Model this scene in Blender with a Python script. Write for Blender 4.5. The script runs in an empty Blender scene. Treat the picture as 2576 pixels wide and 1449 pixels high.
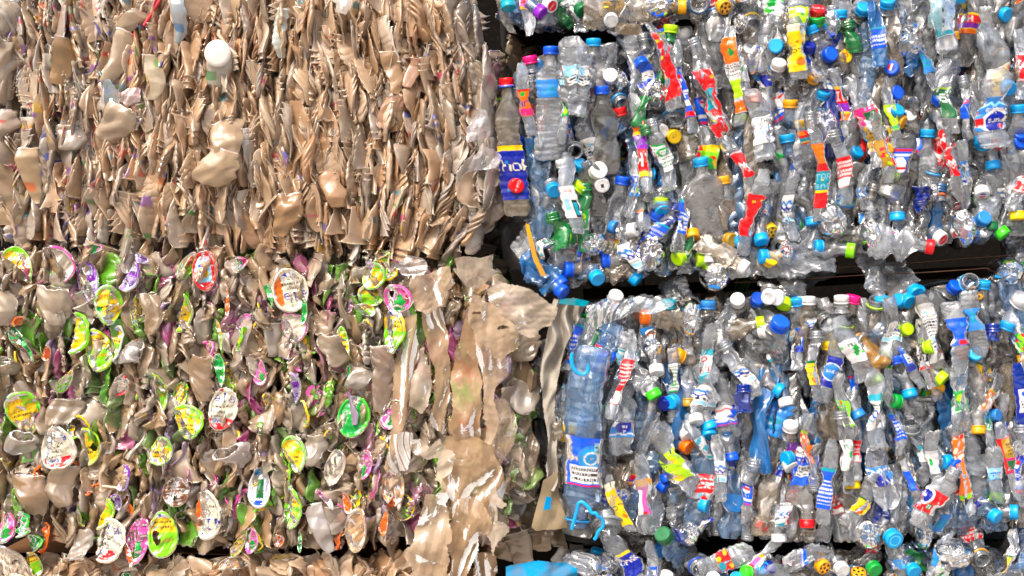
import bpy, math, random, sys
import numpy as np

# ------------------------------------------------------------------ camera, world, sun
SC = bpy.context.scene
COL = SC.collection
S = 2.048 / 2576.0            # metres per unit of the (2576 x 1449) survey grid laid over the wall of bales
ZC = 1.45
CAMD = 3.0
cam_d = bpy.data.cameras.new("camera"); cam = bpy.data.objects.new("camera", cam_d); COL.objects.link(cam)
cam.location = (0, -CAMD, ZC); cam.rotation_euler = (math.radians(90), 0, 0)
cam_d.sensor_width = 36.0; cam_d.lens = 36.0 / 2.048 * CAMD; cam_d.clip_start = 0.05; cam_d.clip_end = 200
SC.camera = cam
W = bpy.data.worlds.new("World"); SC.world = W; W.use_nodes = True
nt = W.node_tree; bg = nt.nodes.get("Background") or nt.nodes.new("ShaderNodeBackground")
sky = nt.nodes.new("ShaderNodeTexSky"); sky.sky_type = 'NISHITA'; sky.sun_disc = False
SUN_EL, SUN_AZ = 50.0, -28.0          # degrees; azimuth measured from straight behind the camera, minus = left
sky.sun_elevation = math.radians(SUN_EL); sky.sun_rotation = math.radians(180 - SUN_AZ)
sky.air_density = 1.0; sky.dust_density = 6.0; sky.ozone_density = 0.6
nt.links.new(sky.outputs[0], bg.inputs[0]); bg.inputs[1].default_value = 0.125
sl = bpy.data.lights.new("sun", 'SUN'); sun = bpy.data.objects.new("sun", sl); COL.objects.link(sun)
sl.energy = 1.5; sl.angle = math.radians(14.0); sl.color = (1.0, 0.92, 0.80)
from mathutils import Vector, Matrix
_e, _a = math.radians(SUN_EL), math.radians(SUN_AZ)
sdir = Vector((math.sin(_a) * math.cos(_e), -math.cos(_a) * math.cos(_e), math.sin(_e)))   # towards the sun
sun.rotation_euler = sdir.to_track_quat('Z', 'Y').to_euler(); sun.location = sdir * 6 + Vector((0, 0, ZC))
vs = SC.view_settings; vs.view_transform = 'Standard'; vs.look = 'None'; vs.exposure = 1.0; vs.gamma = 1.0
vs.use_curve_mapping = False
SC.render.engine = 'CYCLES'
cy = SC.cycles
cy.max_bounces = 8; cy.diffuse_bounces = 4; cy.glossy_bounces = 4; cy.transmission_bounces = 6; cy.transparent_max_bounces = 14
cy.use_denoising = True; cy.caustics_reflective = False; cy.caustics_refractive = False; cy.sample_clamp_indirect = 6.0

# ------------------------------------------------------------------ small helpers
def h2l(h):
    r = []
    for i in (0, 2, 4):
        c = int(h[i:i + 2], 16) / 255.0
        r.append(c / 12.92 if c <= .04045 else ((c + .055) / 1.055) ** 2.4)
    return np.array(r)
PAL = dict(lb='00a0ea', bl='0058e8', nv='001fa0', wh='e6e6e8', ye='ffd000', yo='f2a808', yg='b4ea00', gn='00a840', dg='006a38',
           lg='40e020', rd='ee0414', mg='f00880', pk='f45cb8', pu='8a24c0', or_='ff7200', tl='00a0b8', bk='141416', gy='8e9496',
           pw='d8c8b4', br='7a4a34', cr='ece2c8', sk='8ed0ee', gd='b08a20', sb='2a86dc', lm='84e400', pl='b49ad6', tn='c49a70')
PAL['or'] = PAL['or_']
CC = {k: h2l(v) for k, v in PAL.items()}
def T(i, j, zx, zy):
    """survey position from a quarter-scale tile reading"""
    return 644.0 * i + zx / 4.0, 362.25 * j + zy / 4.0
def P(u, v, y=0.0):
    k = (CAMD + y) / CAMD if abs(y) < 0.5 else 1.0
    return Vector(((u - 1288) * S, y, ZC - (v - 724.5) * S))
RNG = np.random.default_rng(11)
def tri(x):
    return 2 * np.abs(2 * (x - np.floor(x + .5))) - 1
class Folds:
    """sum of sharp creases running in random directions"""
    def __init__(s, rng, n, wl, aniso=1.0):
        a = rng.uniform(0, math.pi, n); f = 1.0 / (wl * rng.uniform(.55, 1.8, n))
        s.k = np.stack([np.cos(a) * f, np.sin(a) * f * aniso], 1); s.p = rng.uniform(0, 1, n); s.a = rng.uniform(.35, 1, n) / n
    def __call__(s, x, z):
        r = 0
        for (kx, kz), p, a in zip(s.k, s.p, s.a): r = r + a * tri(x * kx + z * kz + p)
        return r
class Soft:
    def __init__(s, rng, n, wl):
        a = rng.uniform(0, 2 * math.pi, n); f = 2 * math.pi / (wl * rng.uniform(.6, 1.6, n))
        s.k = np.stack([np.cos(a) * f, np.sin(a) * f], 1); s.p = rng.uniform(0, 6.28, n)
    def __call__(s, x, z):
        r = 0
        for (kx, kz), p in zip(s.k, s.p): r = r + np.sin(x * kx + z * kz + p)
        return r / len(s.p) ** .5
def grid_faces(nr, nc, wrap):
    r = np.arange(nr - 1)[:, None]; c = np.arange(nc if wrap else nc - 1)[None, :]
    c2 = (c + 1) % nc
    a = r * nc + c; b = r * nc + c2; d = (r + 1) * nc + c; e = (r + 1) * nc + c2
    return np.stack([a, b, e, d], -1).reshape(-1, 4)
class Geo:
    def __init__(s): s.v = []; s.f = []; s.c = []; s.n = 0
    def add(s, v, f, c):
        v = np.asarray(v, float).reshape(-1, 3); c = np.asarray(c, float)
        if c.ndim == 1: c = np.tile(c, (len(v), 1))
        s.v.append(v); s.f.append(np.asarray(f) + s.n); s.c.append(c.reshape(-1, 3)); s.n += len(v); return s
    def merge(s, g, M=None):
        v = np.concatenate(g.v)
        if M is not None:
            m = np.array(M); v = v @ m[:3, :3].T + m[:3, 3]
        s.v.append(v); s.f.append(np.concatenate(g.f) + s.n); s.c.append(np.concatenate(g.c)); s.n += len(v); return s
    def mesh(s, name, mat, smooth=True):
        V = np.concatenate(s.v).astype(np.float32); F = np.concatenate(s.f).astype(np.int32); C = np.concatenate(s.c)
        me = bpy.data.meshes.new(name); nf = len(F)
        me.vertices.add(len(V)); me.vertices.foreach_set('co', V.ravel())
        me.loops.add(nf * 4); me.loops.foreach_set('vertex_index', F.ravel())
        me.polygons.add(nf); me.polygons.foreach_set('loop_start', np.arange(0, nf * 4, 4, dtype=np.int32))
        me.polygons.foreach_set('use_smooth', np.full(nf, smooth, dtype=bool))
        at = me.color_attributes.new('Col', 'FLOAT_COLOR', 'POINT')
        at.data.foreach_set('color', np.concatenate([np.clip(C, 0, 1), np.ones((len(C), 1))], 1).astype(np.float32).ravel())
        me.materials.append(mat); me.update(calc_edges=True); me.validate()
        return me
def link(name, me, parent=None, M=None, **kw):
    o = bpy.data.objects.new(name, me); COL.objects.link(o)
    if parent is not None: o.parent = parent
    if M is not None: o.matrix_world = M
    for k, v in kw.items(): o[k] = v
    return o
def frame(u, v, y, ang=90.0, face=0.0, roll=0.0, back=0.0):
    """local +z points along ang in the picture plane, leaning 'face' degrees to the viewer; local -y looks at the viewer"""
    a = math.radians(ang); f = math.radians(face)
    z = Vector((math.cos(a) * math.cos(f), -math.sin(f), math.sin(a) * math.cos(f)))
    # +y of the upright frame, leaned with it
    y0 = Vector((math.cos(a) * math.sin(f), math.cos(f), math.sin(a) * math.sin(f)))
    x = y0.cross(z)
    M = Matrix((x, y0, z)).transposed().to_4x4() @ Matrix.Rotation(math.radians(roll), 4, 'Z')
    p = P(u, v, y) - z * back
    M.translation = p
    return M

# ------------------------------------------------------------------ materials
def newmat(name):
    m = bpy.data.materials.new(name); m.use_nodes = True; m.node_tree.nodes.clear()
    return m, m.node_tree.nodes, m.node_tree.links
def N(nodes, t, **kw):
    n = nodes.new(t)
    for k, v in kw.items():
        if isinstance(k, str) and hasattr(n, k): setattr(n, k, v)
    return n
def base_col(nd, lk, dirt, dirtcol=(.16, .10, .055), scale=60, amt=.5, off=0.0):
    at = N(nd, 'ShaderNodeAttribute', attribute_name='Col')
    tc = N(nd, 'ShaderNodeTexCoord'); oi = N(nd, 'ShaderNodeObjectInfo')
    ad = N(nd, 'ShaderNodeVectorMath', operation='ADD'); cb = N(nd, 'ShaderNodeCombineXYZ')
    mu = N(nd, 'ShaderNodeMath', operation='MULTIPLY'); mu.inputs[1].default_value = 37.0
    lk.new(oi.outputs['Random'], mu.inputs[0]); lk.new(mu.outputs[0], cb.inputs[0]); lk.new(mu.outputs[0], cb.inputs[2])
    lk.new(tc.outputs['Object'], ad.inputs[0]); lk.new(cb.outputs[0], ad.inputs[1])
    no = N(nd, 'ShaderNodeTexNoise'); no.inputs['Scale'].default_value = scale; no.inputs['Detail'].default_value = 4
    lk.new(ad.outputs[0], no.inputs['Vector'])
    mr = N(nd, 'ShaderNodeMapRange'); mr.inputs[1].default_value = .48 + off; mr.inputs[2].default_value = .75 + off
    mr.inputs[3].default_value = 0; mr.inputs[4].default_value = dirt
    lk.new(no.outputs[0], mr.inputs[0])
    mx = N(nd, 'ShaderNodeMix', data_type='RGBA'); mx.inputs[7].default_value = (*dirtcol, 1)
    lk.new(mr.outputs[0], mx.inputs[0]); lk.new(at.outputs['Color'], mx.inputs[6])
    return mx.outputs[2], ad.outputs[0], no
def bump(nd, lk, vec, scale, strength, dist=.002, detail=3, typ='noise'):
    n2 = N(nd, 'ShaderNodeTexNoise'); n2.inputs['Scale'].default_value = scale; n2.inputs['Detail'].default_value = detail
    n2.inputs['Distortion'].default_value = .6
    lk.new(vec, n2.inputs['Vector'])
    b = N(nd, 'ShaderNodeBump'); b.inputs['Strength'].default_value = strength; b.inputs['Distance'].default_value = dist
    lk.new(n2.outputs[0], b.inputs['Height']); return b.outputs[0]
def mat_film(name, dirt, rough, gloss, transl, transp, bs=90, bst=.5, bd=.002, dirtcol=(.2, .12, .06), dsc=50, blend=.3, hz=None):
    """thin plastic: diffuse + translucent body, partly clear, under a glossy skin"""
    m, nd, lk = newmat(name)
    col, vec, _ = base_col(nd, lk, dirt, dirtcol, dsc)
    bm = bump(nd, lk, vec, bs, bst, bd)
    d = N(nd, 'ShaderNodeBsdfDiffuse'); t = N(nd, 'ShaderNodeBsdfTranslucent'); g = N(nd, 'ShaderNodeBsdfGlossy'); tr = N(nd, 'ShaderNodeBsdfTransparent')
    for n in (d, t): lk.new(col, n.inputs[0])
    for n in (d, g): lk.new(bm, n.inputs['Normal'])
    g.inputs['Roughness'].default_value = rough; g.inputs[0].default_value = (1, 1, 1, 1)
    m1 = N(nd, 'ShaderNodeMixShader'); m1.inputs[0].default_value = transl; lk.new(d.outputs[0], m1.inputs[1]); lk.new(t.outputs[0], m1.inputs[2])
    out = m1
    if transp > 0:
        m2 = N(nd, 'ShaderNodeMixShader'); lk.new(m1.outputs[0], m2.inputs[1]); lk.new(tr.outputs[0], m2.inputs[2])
        if hz:
            at = N(nd, 'ShaderNodeMix', data_type='RGBA'); at.inputs[0].default_value = hz; at.inputs[6].default_value = (1, 1, 1, 1)
            lk.new(col, at.inputs[7]); lk.new(at.outputs[2], tr.inputs[0])
        nn = N(nd, 'ShaderNodeTexNoise'); nn.inputs['Scale'].default_value = 28; nn.inputs['Detail'].default_value = 5; lk.new(vec, nn.inputs['Vector'])
        mr = N(nd, 'ShaderNodeMapRange'); mr.inputs[1].default_value = .35; mr.inputs[2].default_value = .65
        mr.inputs[3].default_value = max(0, transp - .09); mr.inputs[4].default_value = min(1, transp + .07)
        lk.new(nn.outputs[0], mr.inputs[0]); lk.new(mr.outputs[0], m2.inputs[0]); out = m2
    lw = N(nd, 'ShaderNodeFresnel'); lw.inputs[0].default_value = 1.5; lk.new(bm, lw.inputs['Normal'])
    ma = N(nd, 'ShaderNodeMath', operation='MULTIPLY_ADD', use_clamp=True); ma.inputs[1].default_value = 1.0; ma.inputs[2].default_value = gloss
    lk.new(lw.outputs[0], ma.inputs[0])
    m3 = N(nd, 'ShaderNodeMixShader'); lk.new(ma.outputs[0], m3.inputs[0]); lk.new(out.outputs[0], m3.inputs[1]); lk.new(g.outputs[0], m3.inputs[2])
    o = N(nd, 'ShaderNodeOutputMaterial'); lk.new(m3.outputs[0], o.inputs[0])
    return m
M_CUP = mat_film('stained_cup_plastic', .42, .28, .03, .46, 0.14, 120, .3, .0015, (.62, .36, .17), 28)
M_TUB = mat_film('cloudy_tub_plastic', .35, .15, .05, .45, .38, 110, .3, .0015, (.60, .34, .15), 26)
M_LID = mat_film('printed_lid_film', .22, .24, .0, .12, 0.0, 120, .2, .001, (.3, .18, .08), 60)
M_PET = mat_film('clear_bottle_plastic', .24, .12, .06, .2, .80, 30, .25, .003, (.36, .24, .14), 18, hz=.4)
M_PETC = mat_film('tinted_bottle_plastic', .25, .1, .05, .3, .45, 34, .35, .003, (.1, .1, .08), 38, hz=.9)
M_LAB = mat_film('printed_label_film', .22, .22, .0, .15, 0.0, 90, .4, .0014, (.2, .16, .12), 70)
M_SHEET = mat_film('dirty_torn_film', .6, .62, -.02, .45, .3, 26, .9, .007, (.27, .15, .07), 22)
M_BAG = mat_film('clear_bag_film', .4, .2, .03, .3, .62, 30, .9, .006, (.3, .22, .16), 26)
def mat_solid(name, rough, dirt, dirtcol=(.05, .04, .03), dsc=70, bs=200, bst=.15, bd=.001, off=.06):
    m, nd, lk = newmat(name)
    col, vec, _ = base_col(nd, lk, dirt, dirtcol, dsc, off=off)
    p = N(nd, 'ShaderNodeBsdfPrincipled'); lk.new(col, p.inputs['Base Color']); p.inputs['Roughness'].default_value = rough
    lk.new(bump(nd, lk, vec, bs, bst, bd), p.inputs['Normal'])
    if rough > .7: p.inputs['Specular IOR Level'].default_value = .05
    o = N(nd, 'ShaderNodeOutputMaterial'); lk.new(p.outputs[0], o.inputs[0]); return m
M_CAP = mat_solid('moulded_cap_plastic', .32, .65)
M_DARK = mat_solid('dark_interior', .85, .3)
M_FAB = mat_solid('woven_sack_fabric', .8, .5, (.2, .16, .12), 30, 900, .5, .0008, -.05)
M_WIRE = mat_solid('rusty_wire', .6, .6, (.12, .04, .02), 80)

# ------------------------------------------------------------------ printed designs
FONT = {'A': '7E1111117E', 'B': '7F49494936', 'C': '3E41414122', 'D': '7F4141413E', 'E': '7F49494941', 'F': '7F09090901', 'G': '3E4149497A',
        'H': '7F0808087F', 'I': '00417F4100', 'K': '7F08142241', 'L': '7F40404040', 'M': '7F020C027F', 'N': '7F0408107F', 'O': '3E4141413E',
        'P': '7F09090906', 'R': '7F09192946', 'S': '4649494931', 'T': '01017F0101', 'U': '3F4040403F', 'V': '1F2040201F', 'W': '3F4038403F',
        'Y': '0708700807', 'Z': '6151494543', 'a': '2054545478', 'e': '3854545418', 'f': '087E090102', 'g': '0C5252523E', 'i': '00447D4000',
        'l': '00417F4000', 'n': '7C08040478', 'o': '3844444438', 'p': '7C14141408', 'r': '7C08040408', 's': '4854545420', 't': '043F444020',
        'u': '3C4040207C', 'k': '7F10284400', 'v': '1C2040201C', 'c': '3844444420', 'h': '7F08040478', 'd': '384444487F', 'm': '7C04180478',
        '1': '00427F4000', '2': '4261514946', '3': '2141454B31', '0': '3E5149453E', '9': '064949291E', '-': '0808080808', ' ': '0000000000'}
def text_mask(U, V, s, v0, h, uc=0.0, flip=False, asp=1.0):
    """U in metres from the front of the label, V in metres downwards from its top"""
    n = len(s); cw = h / 7.0 * asp; wid = n * 6 * cw
    x = (U - uc) / cw + n * 3; y = (V - v0) / (h / 7.0)
    if flip: x = n * 6 - x; y = 7 - y
    xi = np.floor(x).astype(int); yi = np.floor(y).astype(int)
    ok = (xi >= 0) & (xi < n * 6) & (yi >= 0) & (yi < 7)
    bits = np.zeros((n * 6, 7), bool)
    for i, ch in enumerate(s):
        hx = FONT.get(ch, FONT['-'])
        for c in range(5):
            b = int(hx[c * 2:c * 2 + 2], 16)
            for r in range(7): bits[i * 6 + c, r] = (b >> r) & 1
    m = np.zeros(U.shape, bool); m[ok] = bits[xi[ok], yi[ok]]
    return m
def paint(U, V, Wd, H, spec, rng):
    """U,V metres; Wd,H label size. spec = list of drawing ops; first entry is the ground colour"""
    C = np.tile(CC[spec[0]], U.shape + (1,)).astype(float)
    un = U / Wd; vn = V / H
    for op in spec[1:]:
        k = op[0]
        if k == 'B': m = (vn >= op[1]) & (vn < op[2]); c = op[3]
        elif k == 'V': m = (un >= op[1]) & (un < op[2]); c = op[3]
        elif k == 'W': m = np.abs(vn - op[1] - .05 * np.sin(un * 14 + op[1] * 9)) < op[2]; c = op[3]
        elif k == 'C': m = (U - op[1] * Wd) ** 2 + (V - op[2] * H) ** 2 < (op[3] * Wd) ** 2; c = op[4]
        elif k == 'R':
            r = np.sqrt((U - op[1] * Wd) ** 2 + (V - op[2] * H) ** 2) / Wd; m = np.abs(r - op[3]) < op[5] if len(op) > 5 else np.abs(r - op[3]) < .05; c = op[4]
        elif k == 'Q': m = (un > op[1]) & (un < op[2]) & (vn > op[3]) & (vn < op[4]); c = op[5]
        elif k == 'D':
            m = np.zeros(U.shape, bool); c = op[3]
            for _ in range(op[1]):
                a, b, r = rng.uniform(-1.2, 1.2), rng.uniform(0, 1), op[2] * rng.uniform(.6, 1.4)
                m |= ((un - a) * Wd) ** 2 + ((vn - b) * H) ** 2 < (r * Wd) ** 2
        elif k == 'L':   # lines of small print
            m = (np.sin(V / (op[5] if len(op) > 5 else .0032) * 3.14159) > .1) & (un > op[1]) & (un < op[2]) & (vn > op[3]) & (vn < op[4]) & (np.sin(U * 1900 + np.floor(V / .0032) * 5) > -.5); c = 'bk' if len(op) < 7 else op[6]
        elif k == 'K':   # bar code
            C[(un > op[1]) & (un < op[2]) & (vn > op[3]) & (vn < op[4])] = CC['wh']
            m = (np.sin(U * 2300) > .1) & (un > op[1] + .03) & (un < op[2] - .03) & (vn > op[3] + .02) & (vn < op[4] - .02); c = 'nv'
        elif k == 'T':
            m = text_mask(U, V, op[1], op[2] * H, op[3] * H, 0 if len(op) < 6 else op[5] * Wd, len(op) > 6 and op[6]); c = op[4]
        elif k == 'F':   # leaf
            a, b = un - op[1], (vn - op[2]) * H / Wd
            m = (np.abs(a + b) < .30) & (np.abs(a - b) < .10) | (np.abs(a - b) < .3) & (np.abs(a + b) < .10) | (np.abs(a) < .09) & (np.abs(b) < .3); c = op[3]
        else: continue
        C[m] = CC[c]
    return C
D = {
 'aqua': ['sk', ('B', 0, .1, 'sb'), ('W', .55, .05, 'bl'), ('W', .75, .03, 'wh'), ('T', 'aqua', .2, .2, 'nv')],
 'wave': ['wh', ('B', 0, .18, 'tl'), ('W', .52, .035, 'nv'), ('W', .63, .03, 'bl'), ('W', .72, .02, 'tl'), ('L', -.8, .8, .24, .40), ('D', 8, .08, 'pw')],
 'waveb': ['wh', ('W', .3, .06, 'sb'), ('W', .5, .05, 'nv'), ('B', .8, 1, 'sk'), ('L', -.8, .8, .6, .75)],
 'red': ['rd', ('D', 12, .09, 'ye'), ('D', 8, .05, 'or'), ('D', 3, .16, 'tl')],
 'red2': ['rd', ('D', 10, .08, 'yo'), ('Q', -.2, .35, .3, .6, 'tl'), ('Q', -.5, 0, .62, .8, 'gy'), ('D', 5, .06, 'ye')],
 'fanta': ['or', ('B', .0, .08, 'rd'), ('C', 0, .17, .2, 'gn'), ('T', 'ar', .3, .32, 'nv'), ('B', .72, 1, 'mg')],
 'pepsi': ['bl', ('B', 0, .1, 'nv'), ('C', 0, .25, .3, 'wh'), ('Q', -.3, .3, .14, .24, 'rd'), ('T', 'ep', .42, .2, 'wh'), ('B', .66, .78, 'wh'), ('B', .9, 1, 'rd')],
 'kids': ['ye', ('B', .0, .2, 'or'), ('B', .26, .5, 'pu'), ('B', .5, .9, 'rd'), ('T', 'HI', .58, .25, 'wh'), ('D', 5, .08, 'gn')],
 'leaf': ['wh', ('B', 0, .34, 'or'), ('F', 0, .2, 'gn'), ('B', .55, .8, 'yg'), ('B', .84, 1, 'or'), ('L', -.6, .6, .36, .5)],
 'the': ['wh', ('T', 'THE', .08, .16, 'bk', .15), ('T', 'OFFICE', .36, .1, 'sb', .15), ('T', 'ENGLI', .54, .1, 'sb', .15), ('T', 'LICEN', .72, .1, 'sb', .15)],
 'usa': ['ye', ('B', 0, .15, 'cr'), ('T', 'U-SA', .45, .16, 'bk', 0, True), ('C', .2, .8, .22, 'or'), ('D', 4, .06, 'or')],
 'pgreen': ['yg', ('D', 14, .09, 'ye'), ('Q', -.2, .2, .1, .3, 'wh'), ('B', .85, 1, 'gn'), ('D', 6, .06, 'gn')],
 'bluew': ['bl', ('Q', -.3, .3, .3, .7, 'wh'), ('B', .8, 1, 'nv'), ('L', -.25, .25, .35, .65)],
 'blue': ['bl', ('B', 0, .08, 'tl'), ('L', -.6, .6, .3, .9, .004, 'wh')],
 'teal': ['wh', ('D', 12, .2, 'tl'), ('K', -.2, .3, .5, .7), ('D', 4, .12, 'sk'), ('B', .86, 1, 'tl')],
 'pinkg': ['mg', ('Q', -.2, .4, .12, .38, 'dg'), ('B', .42, 1, 'gd'), ('V', .25, .6, 'rd'), ('L', -.4, .1, .5, .9)],
 'sprite': ['dg', ('T', 'neu', .2, .45, 'wh', 0, True), ('B', 0, .06, 'yg')],
 'pure': ['sb', ('W', .22, .04, 'sk'), ('C', .1, .75, .36, 'nv'), ('R', .1, .75, .36, 'wh'), ('T', 'pure', .66, .15, 'wh', .1, True), ('T', 'vita', .32, .17, 'wh', 0, True), ('Q', -.5, -.25, .6, .85, 'rd'), ('D', 5, .07, 'rd')],
 'phone': ['wh', ('Q', -.42, -.02, .35, .8, 'cr'), ('Q', -.38, -.06, .4, .74, 'sk'), ('D', 10, .03, 'or'), ('Q', .08, .42, .45, 1, 'bk'), ('Q', .14, .36, .52, .92, 'tl'), ('T', 'TRUE', .1, .1, 'rd')],
 'grn': ['gn', ('C', 0, .3, .25, 'yg'), ('B', .9, 1, 'wh'), ('T', 'mil', .5, .2, 'wh')],
 'nest': ['sb', ('B', 0, .3, 'wh'), ('C', 0, .25, .35, 'nv'), ('T', 'Nes', .2, .14, 'wh'), ('T', 'Life', .55, .15, 'wh'), ('W', .8, .05, 'wh')],
 'oteal': ['gy', ('B', 0, .06, 'or'), ('V', .1, .5, 'tl'), ('L', .12, .48, .3, .9), ('B', .94, 1, 'or')],
 'wgreen': ['wh', ('L', -.6, .6, .1, .9, .0036, 'dg'), ('B', 0, .08, 'gn'), ('R', 0, .3, .2, 'gn')],
 'trop': ['lm', ('D', 8, .2, 'rd'), ('D', 8, .16, 'ye'), ('D', 4, .2, 'gn')],
 'coke': ['rd', ('W', .45, .06, 'wh'), ('T', 'Co', .2, .2, 'wh'), ('B', .93, 1, 'wh')],
 'tall': ['rd', ('B', 0, .3, 'or'), ('D', 8, .13, 'rd'), ('B', .42, .72, 'tl'), ('T', 'TAR', .47, .09, 'sk'), ('T', 'sna', .6, .09, 'sk'), ('B', .72, .76, 'ye'), ('D', 5, .08, 'ye')],
 'redw': ['rd', ('L', -.5, .5, .1, .6, .004, 'wh'), ('B', .72, 1, 'wh'), ('D', 5, .12, 'rd')],
 'yred': ['gd', ('D', 8, .16, 'rd'), ('D', 8, .1, 'yg'), ('V', .2, .4, 'rd')],
 'e': ['sb', ('T', 'e', .2, .6, 'tl')],
 'blur': ['bl', ('Q', -.6, .1, .04, .2, 'rd'), ('D', 3, .1, 'sb')],
 'white': ['wh', ('L', -.5, .5, .2, .8), ('D', 6, .1, 'pw'), ('D', 3, .1, 'sk')],
 'miya': ['tl', ('B', .18, .7, 'wh'), ('T', 'IYA', .5, .18, 'rd'), ('R', -.1, .3, .2, 'rd'), ('B', .72, .78, 'sk')],
 'sun': ['ye', ('B', 0, .1, 'dg'), ('T', 'SUN', .2, .12, 'dg'), ('T', 'nuu', .42, .2, 'bk'), ('R', 0, .8, .2, 'rd'), ('C', 0, .8, .1, 'or')],
 'crys': ['nv', ('C', 0, .5, .48, 'sb'), ('R', 0, .5, .48, 'wh', .03), ('T', 'CRYS', .42, .1, 'wh', 0, True)],
 'mint': ['wh', ('F', .12, .5, 'gn'), ('T', 'MU', .15, .16, 'dg'), ('D', 4, .06, 'lg')],
 'bw': ['wh', ('D', 8, .2, 'bk'), ('T', 'oi', .2, .5, 'bk'), ('B', .85, 1, 'rd')],
 'navyw': ['nv', ('Q', -.32, .32, .05, .85, 'wh'), ('C', 0, .22, .17, 'bl'), ('L', -.25, .25, .4, .8)],
 'multi': ['or', ('D', 14, .16, 'cr'), ('D', 8, .14, 'rd'), ('D', 5, .12, 'tl'), ('B', .92, 1, 'lm')],
 'heroR': ['rd', ('C', -.4, .35, .3, 'nv'), ('R', -.4, .35, .3, 'wh'), ('C', .0, .72, .14, 'dg'), ('T', '12', .66, .13, 'wh', 0, True), ('K', .4, .62, .6, .9), ('D', 4, .04, 'wh')],
 'green_a': ['lm', ('T', 'a', .25, .3, 'nv', -.15), ('B', .6, .9, 'cr'), ('D', 6, .12, 'or')],
 'crum': ['yg', ('D', 8, .26, 'gn'), ('D', 7, .2, 'ye'), ('L', -.6, -.1, .1, .8), ('D', 3, .2, 'wh')],
 'pinkr': ['pk', ('B', .0, .2, 'yo'), ('D', 8, .16, 'rd'), ('D', 4, .12, 'pu'), ('V', -.5, -.2, 'wh')],
 'drink': ['nv', ('B', 0, .1, 'ye'), ('T', 'Chok', .25, .22, 'cr'), ('D', 6, .08, 'sb')],
 'hero': ['bl', ('C', .22, .42, .34, 'sb'), ('C', .22, .42, .25, 'lb'), ('R', .22, .42, .16, 'wh', .02), ('T', 'vv', .39, .05, 'wh', .22), ('Q', .28, .5, .1, .32, 'sk'), ('L', .3, .48, .12, .3, .004),
          ('Q', -.34, .5, .58, .93, 'wh'), ('L', -.3, .47, .62, .9, .005), ('B', .96, 1, 'rd')],
 'paper': ['wh', ('D', 10, .2, 'sk'), ('D', 4, .2, 'pw'), ('L', -.5, .5, .5, .9)],
}
LIDS = {
 'gy': ['lm', ('Q', -.42, .38, .40, .93, 'ye'), ('Q', -.38, .05, .12, .8, 'ye'), ('D', 3, .07, 'gn'), ('T', 'Tinno', .22, .1, 'or', .05), ('T', 'natyn', .34, .08, 'or', .02), ('L', -.34, .2, .5, .7, .005), ('K', -.35, -.02, .74, .88)],
 'yg': ['ye', ('B', .45, 1, 'lm'), ('T', 'Tinno', .56, .1, 'or'), ('L', -.3, .3, .2, .42, .005), ('K', -.25, .15, .03, .15)],
 'wr': ['cr', ('B', .72, 1, 'rd'), ('T', 'ala', .16, .2, 'nv', .03), ('T', 'ODR', .4, .07, 'bk', .1), ('L', -.35, .1, .46, .7, .005), ('K', -.3, .05, .72, .84), ('Q', -.25, -.1, .06, .12, 'rd')],
 'wo': ['cr', ('V', -.6, -.2, 'or'), ('T', 'ala', .55, .22, 'nv', .1, True), ('T', 'DOR', .42, .07, 'bk', 0, True), ('K', -.2, .2, .1, .22), ('L', -.2, .3, .26, .42, .005)],
 'pu': ['pl', ('B', 0, .45, 'pu'), ('K', -.2, .25, .12, .3), ('T', 'ala', .55, .22, 'nv'), ('L', -.3, .3, .32, .5, .005)],
 'pk': ['pk', ('D', 4, .1, 'mg'), ('T', 'LEN', .3, .14, 'gn'), ('F', .12, .7, 'gn'), ('D', 2, .05, 'pu')],
 'bl': ['wh', ('B', 0, .2, 'lb'), ('D', 4, .08, 'sk'), ('Q', -.1, .2, .3, .75, 'dg'), ('B', .8, 1, 'bl'), ('K', .22, .4, .3, .6), ('D', 5, .04, 'rd')],
 'rdm': ['rd', ('Q', -.25, .25, .25, .8, 'sk'), ('C', 0, .6, .16, 'ye'), ('C', -.1, .4, .12, 'bl'), ('D', 5, .1, 'or'), ('K', -.05, .2, .2, .35)],
 'tan': ['tn', ('D', 6, .15, 'pw')], 'brown': ['br', ('D', 4, .12, 'tn')], 'gnf': ['gn', ('V', .3, .6, 'lg')],
 'or': ['or', ('D', 4, .1, 'rd')], 'clear': ['pw', ('D', 3, .1, 'wh')],
}
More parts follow.
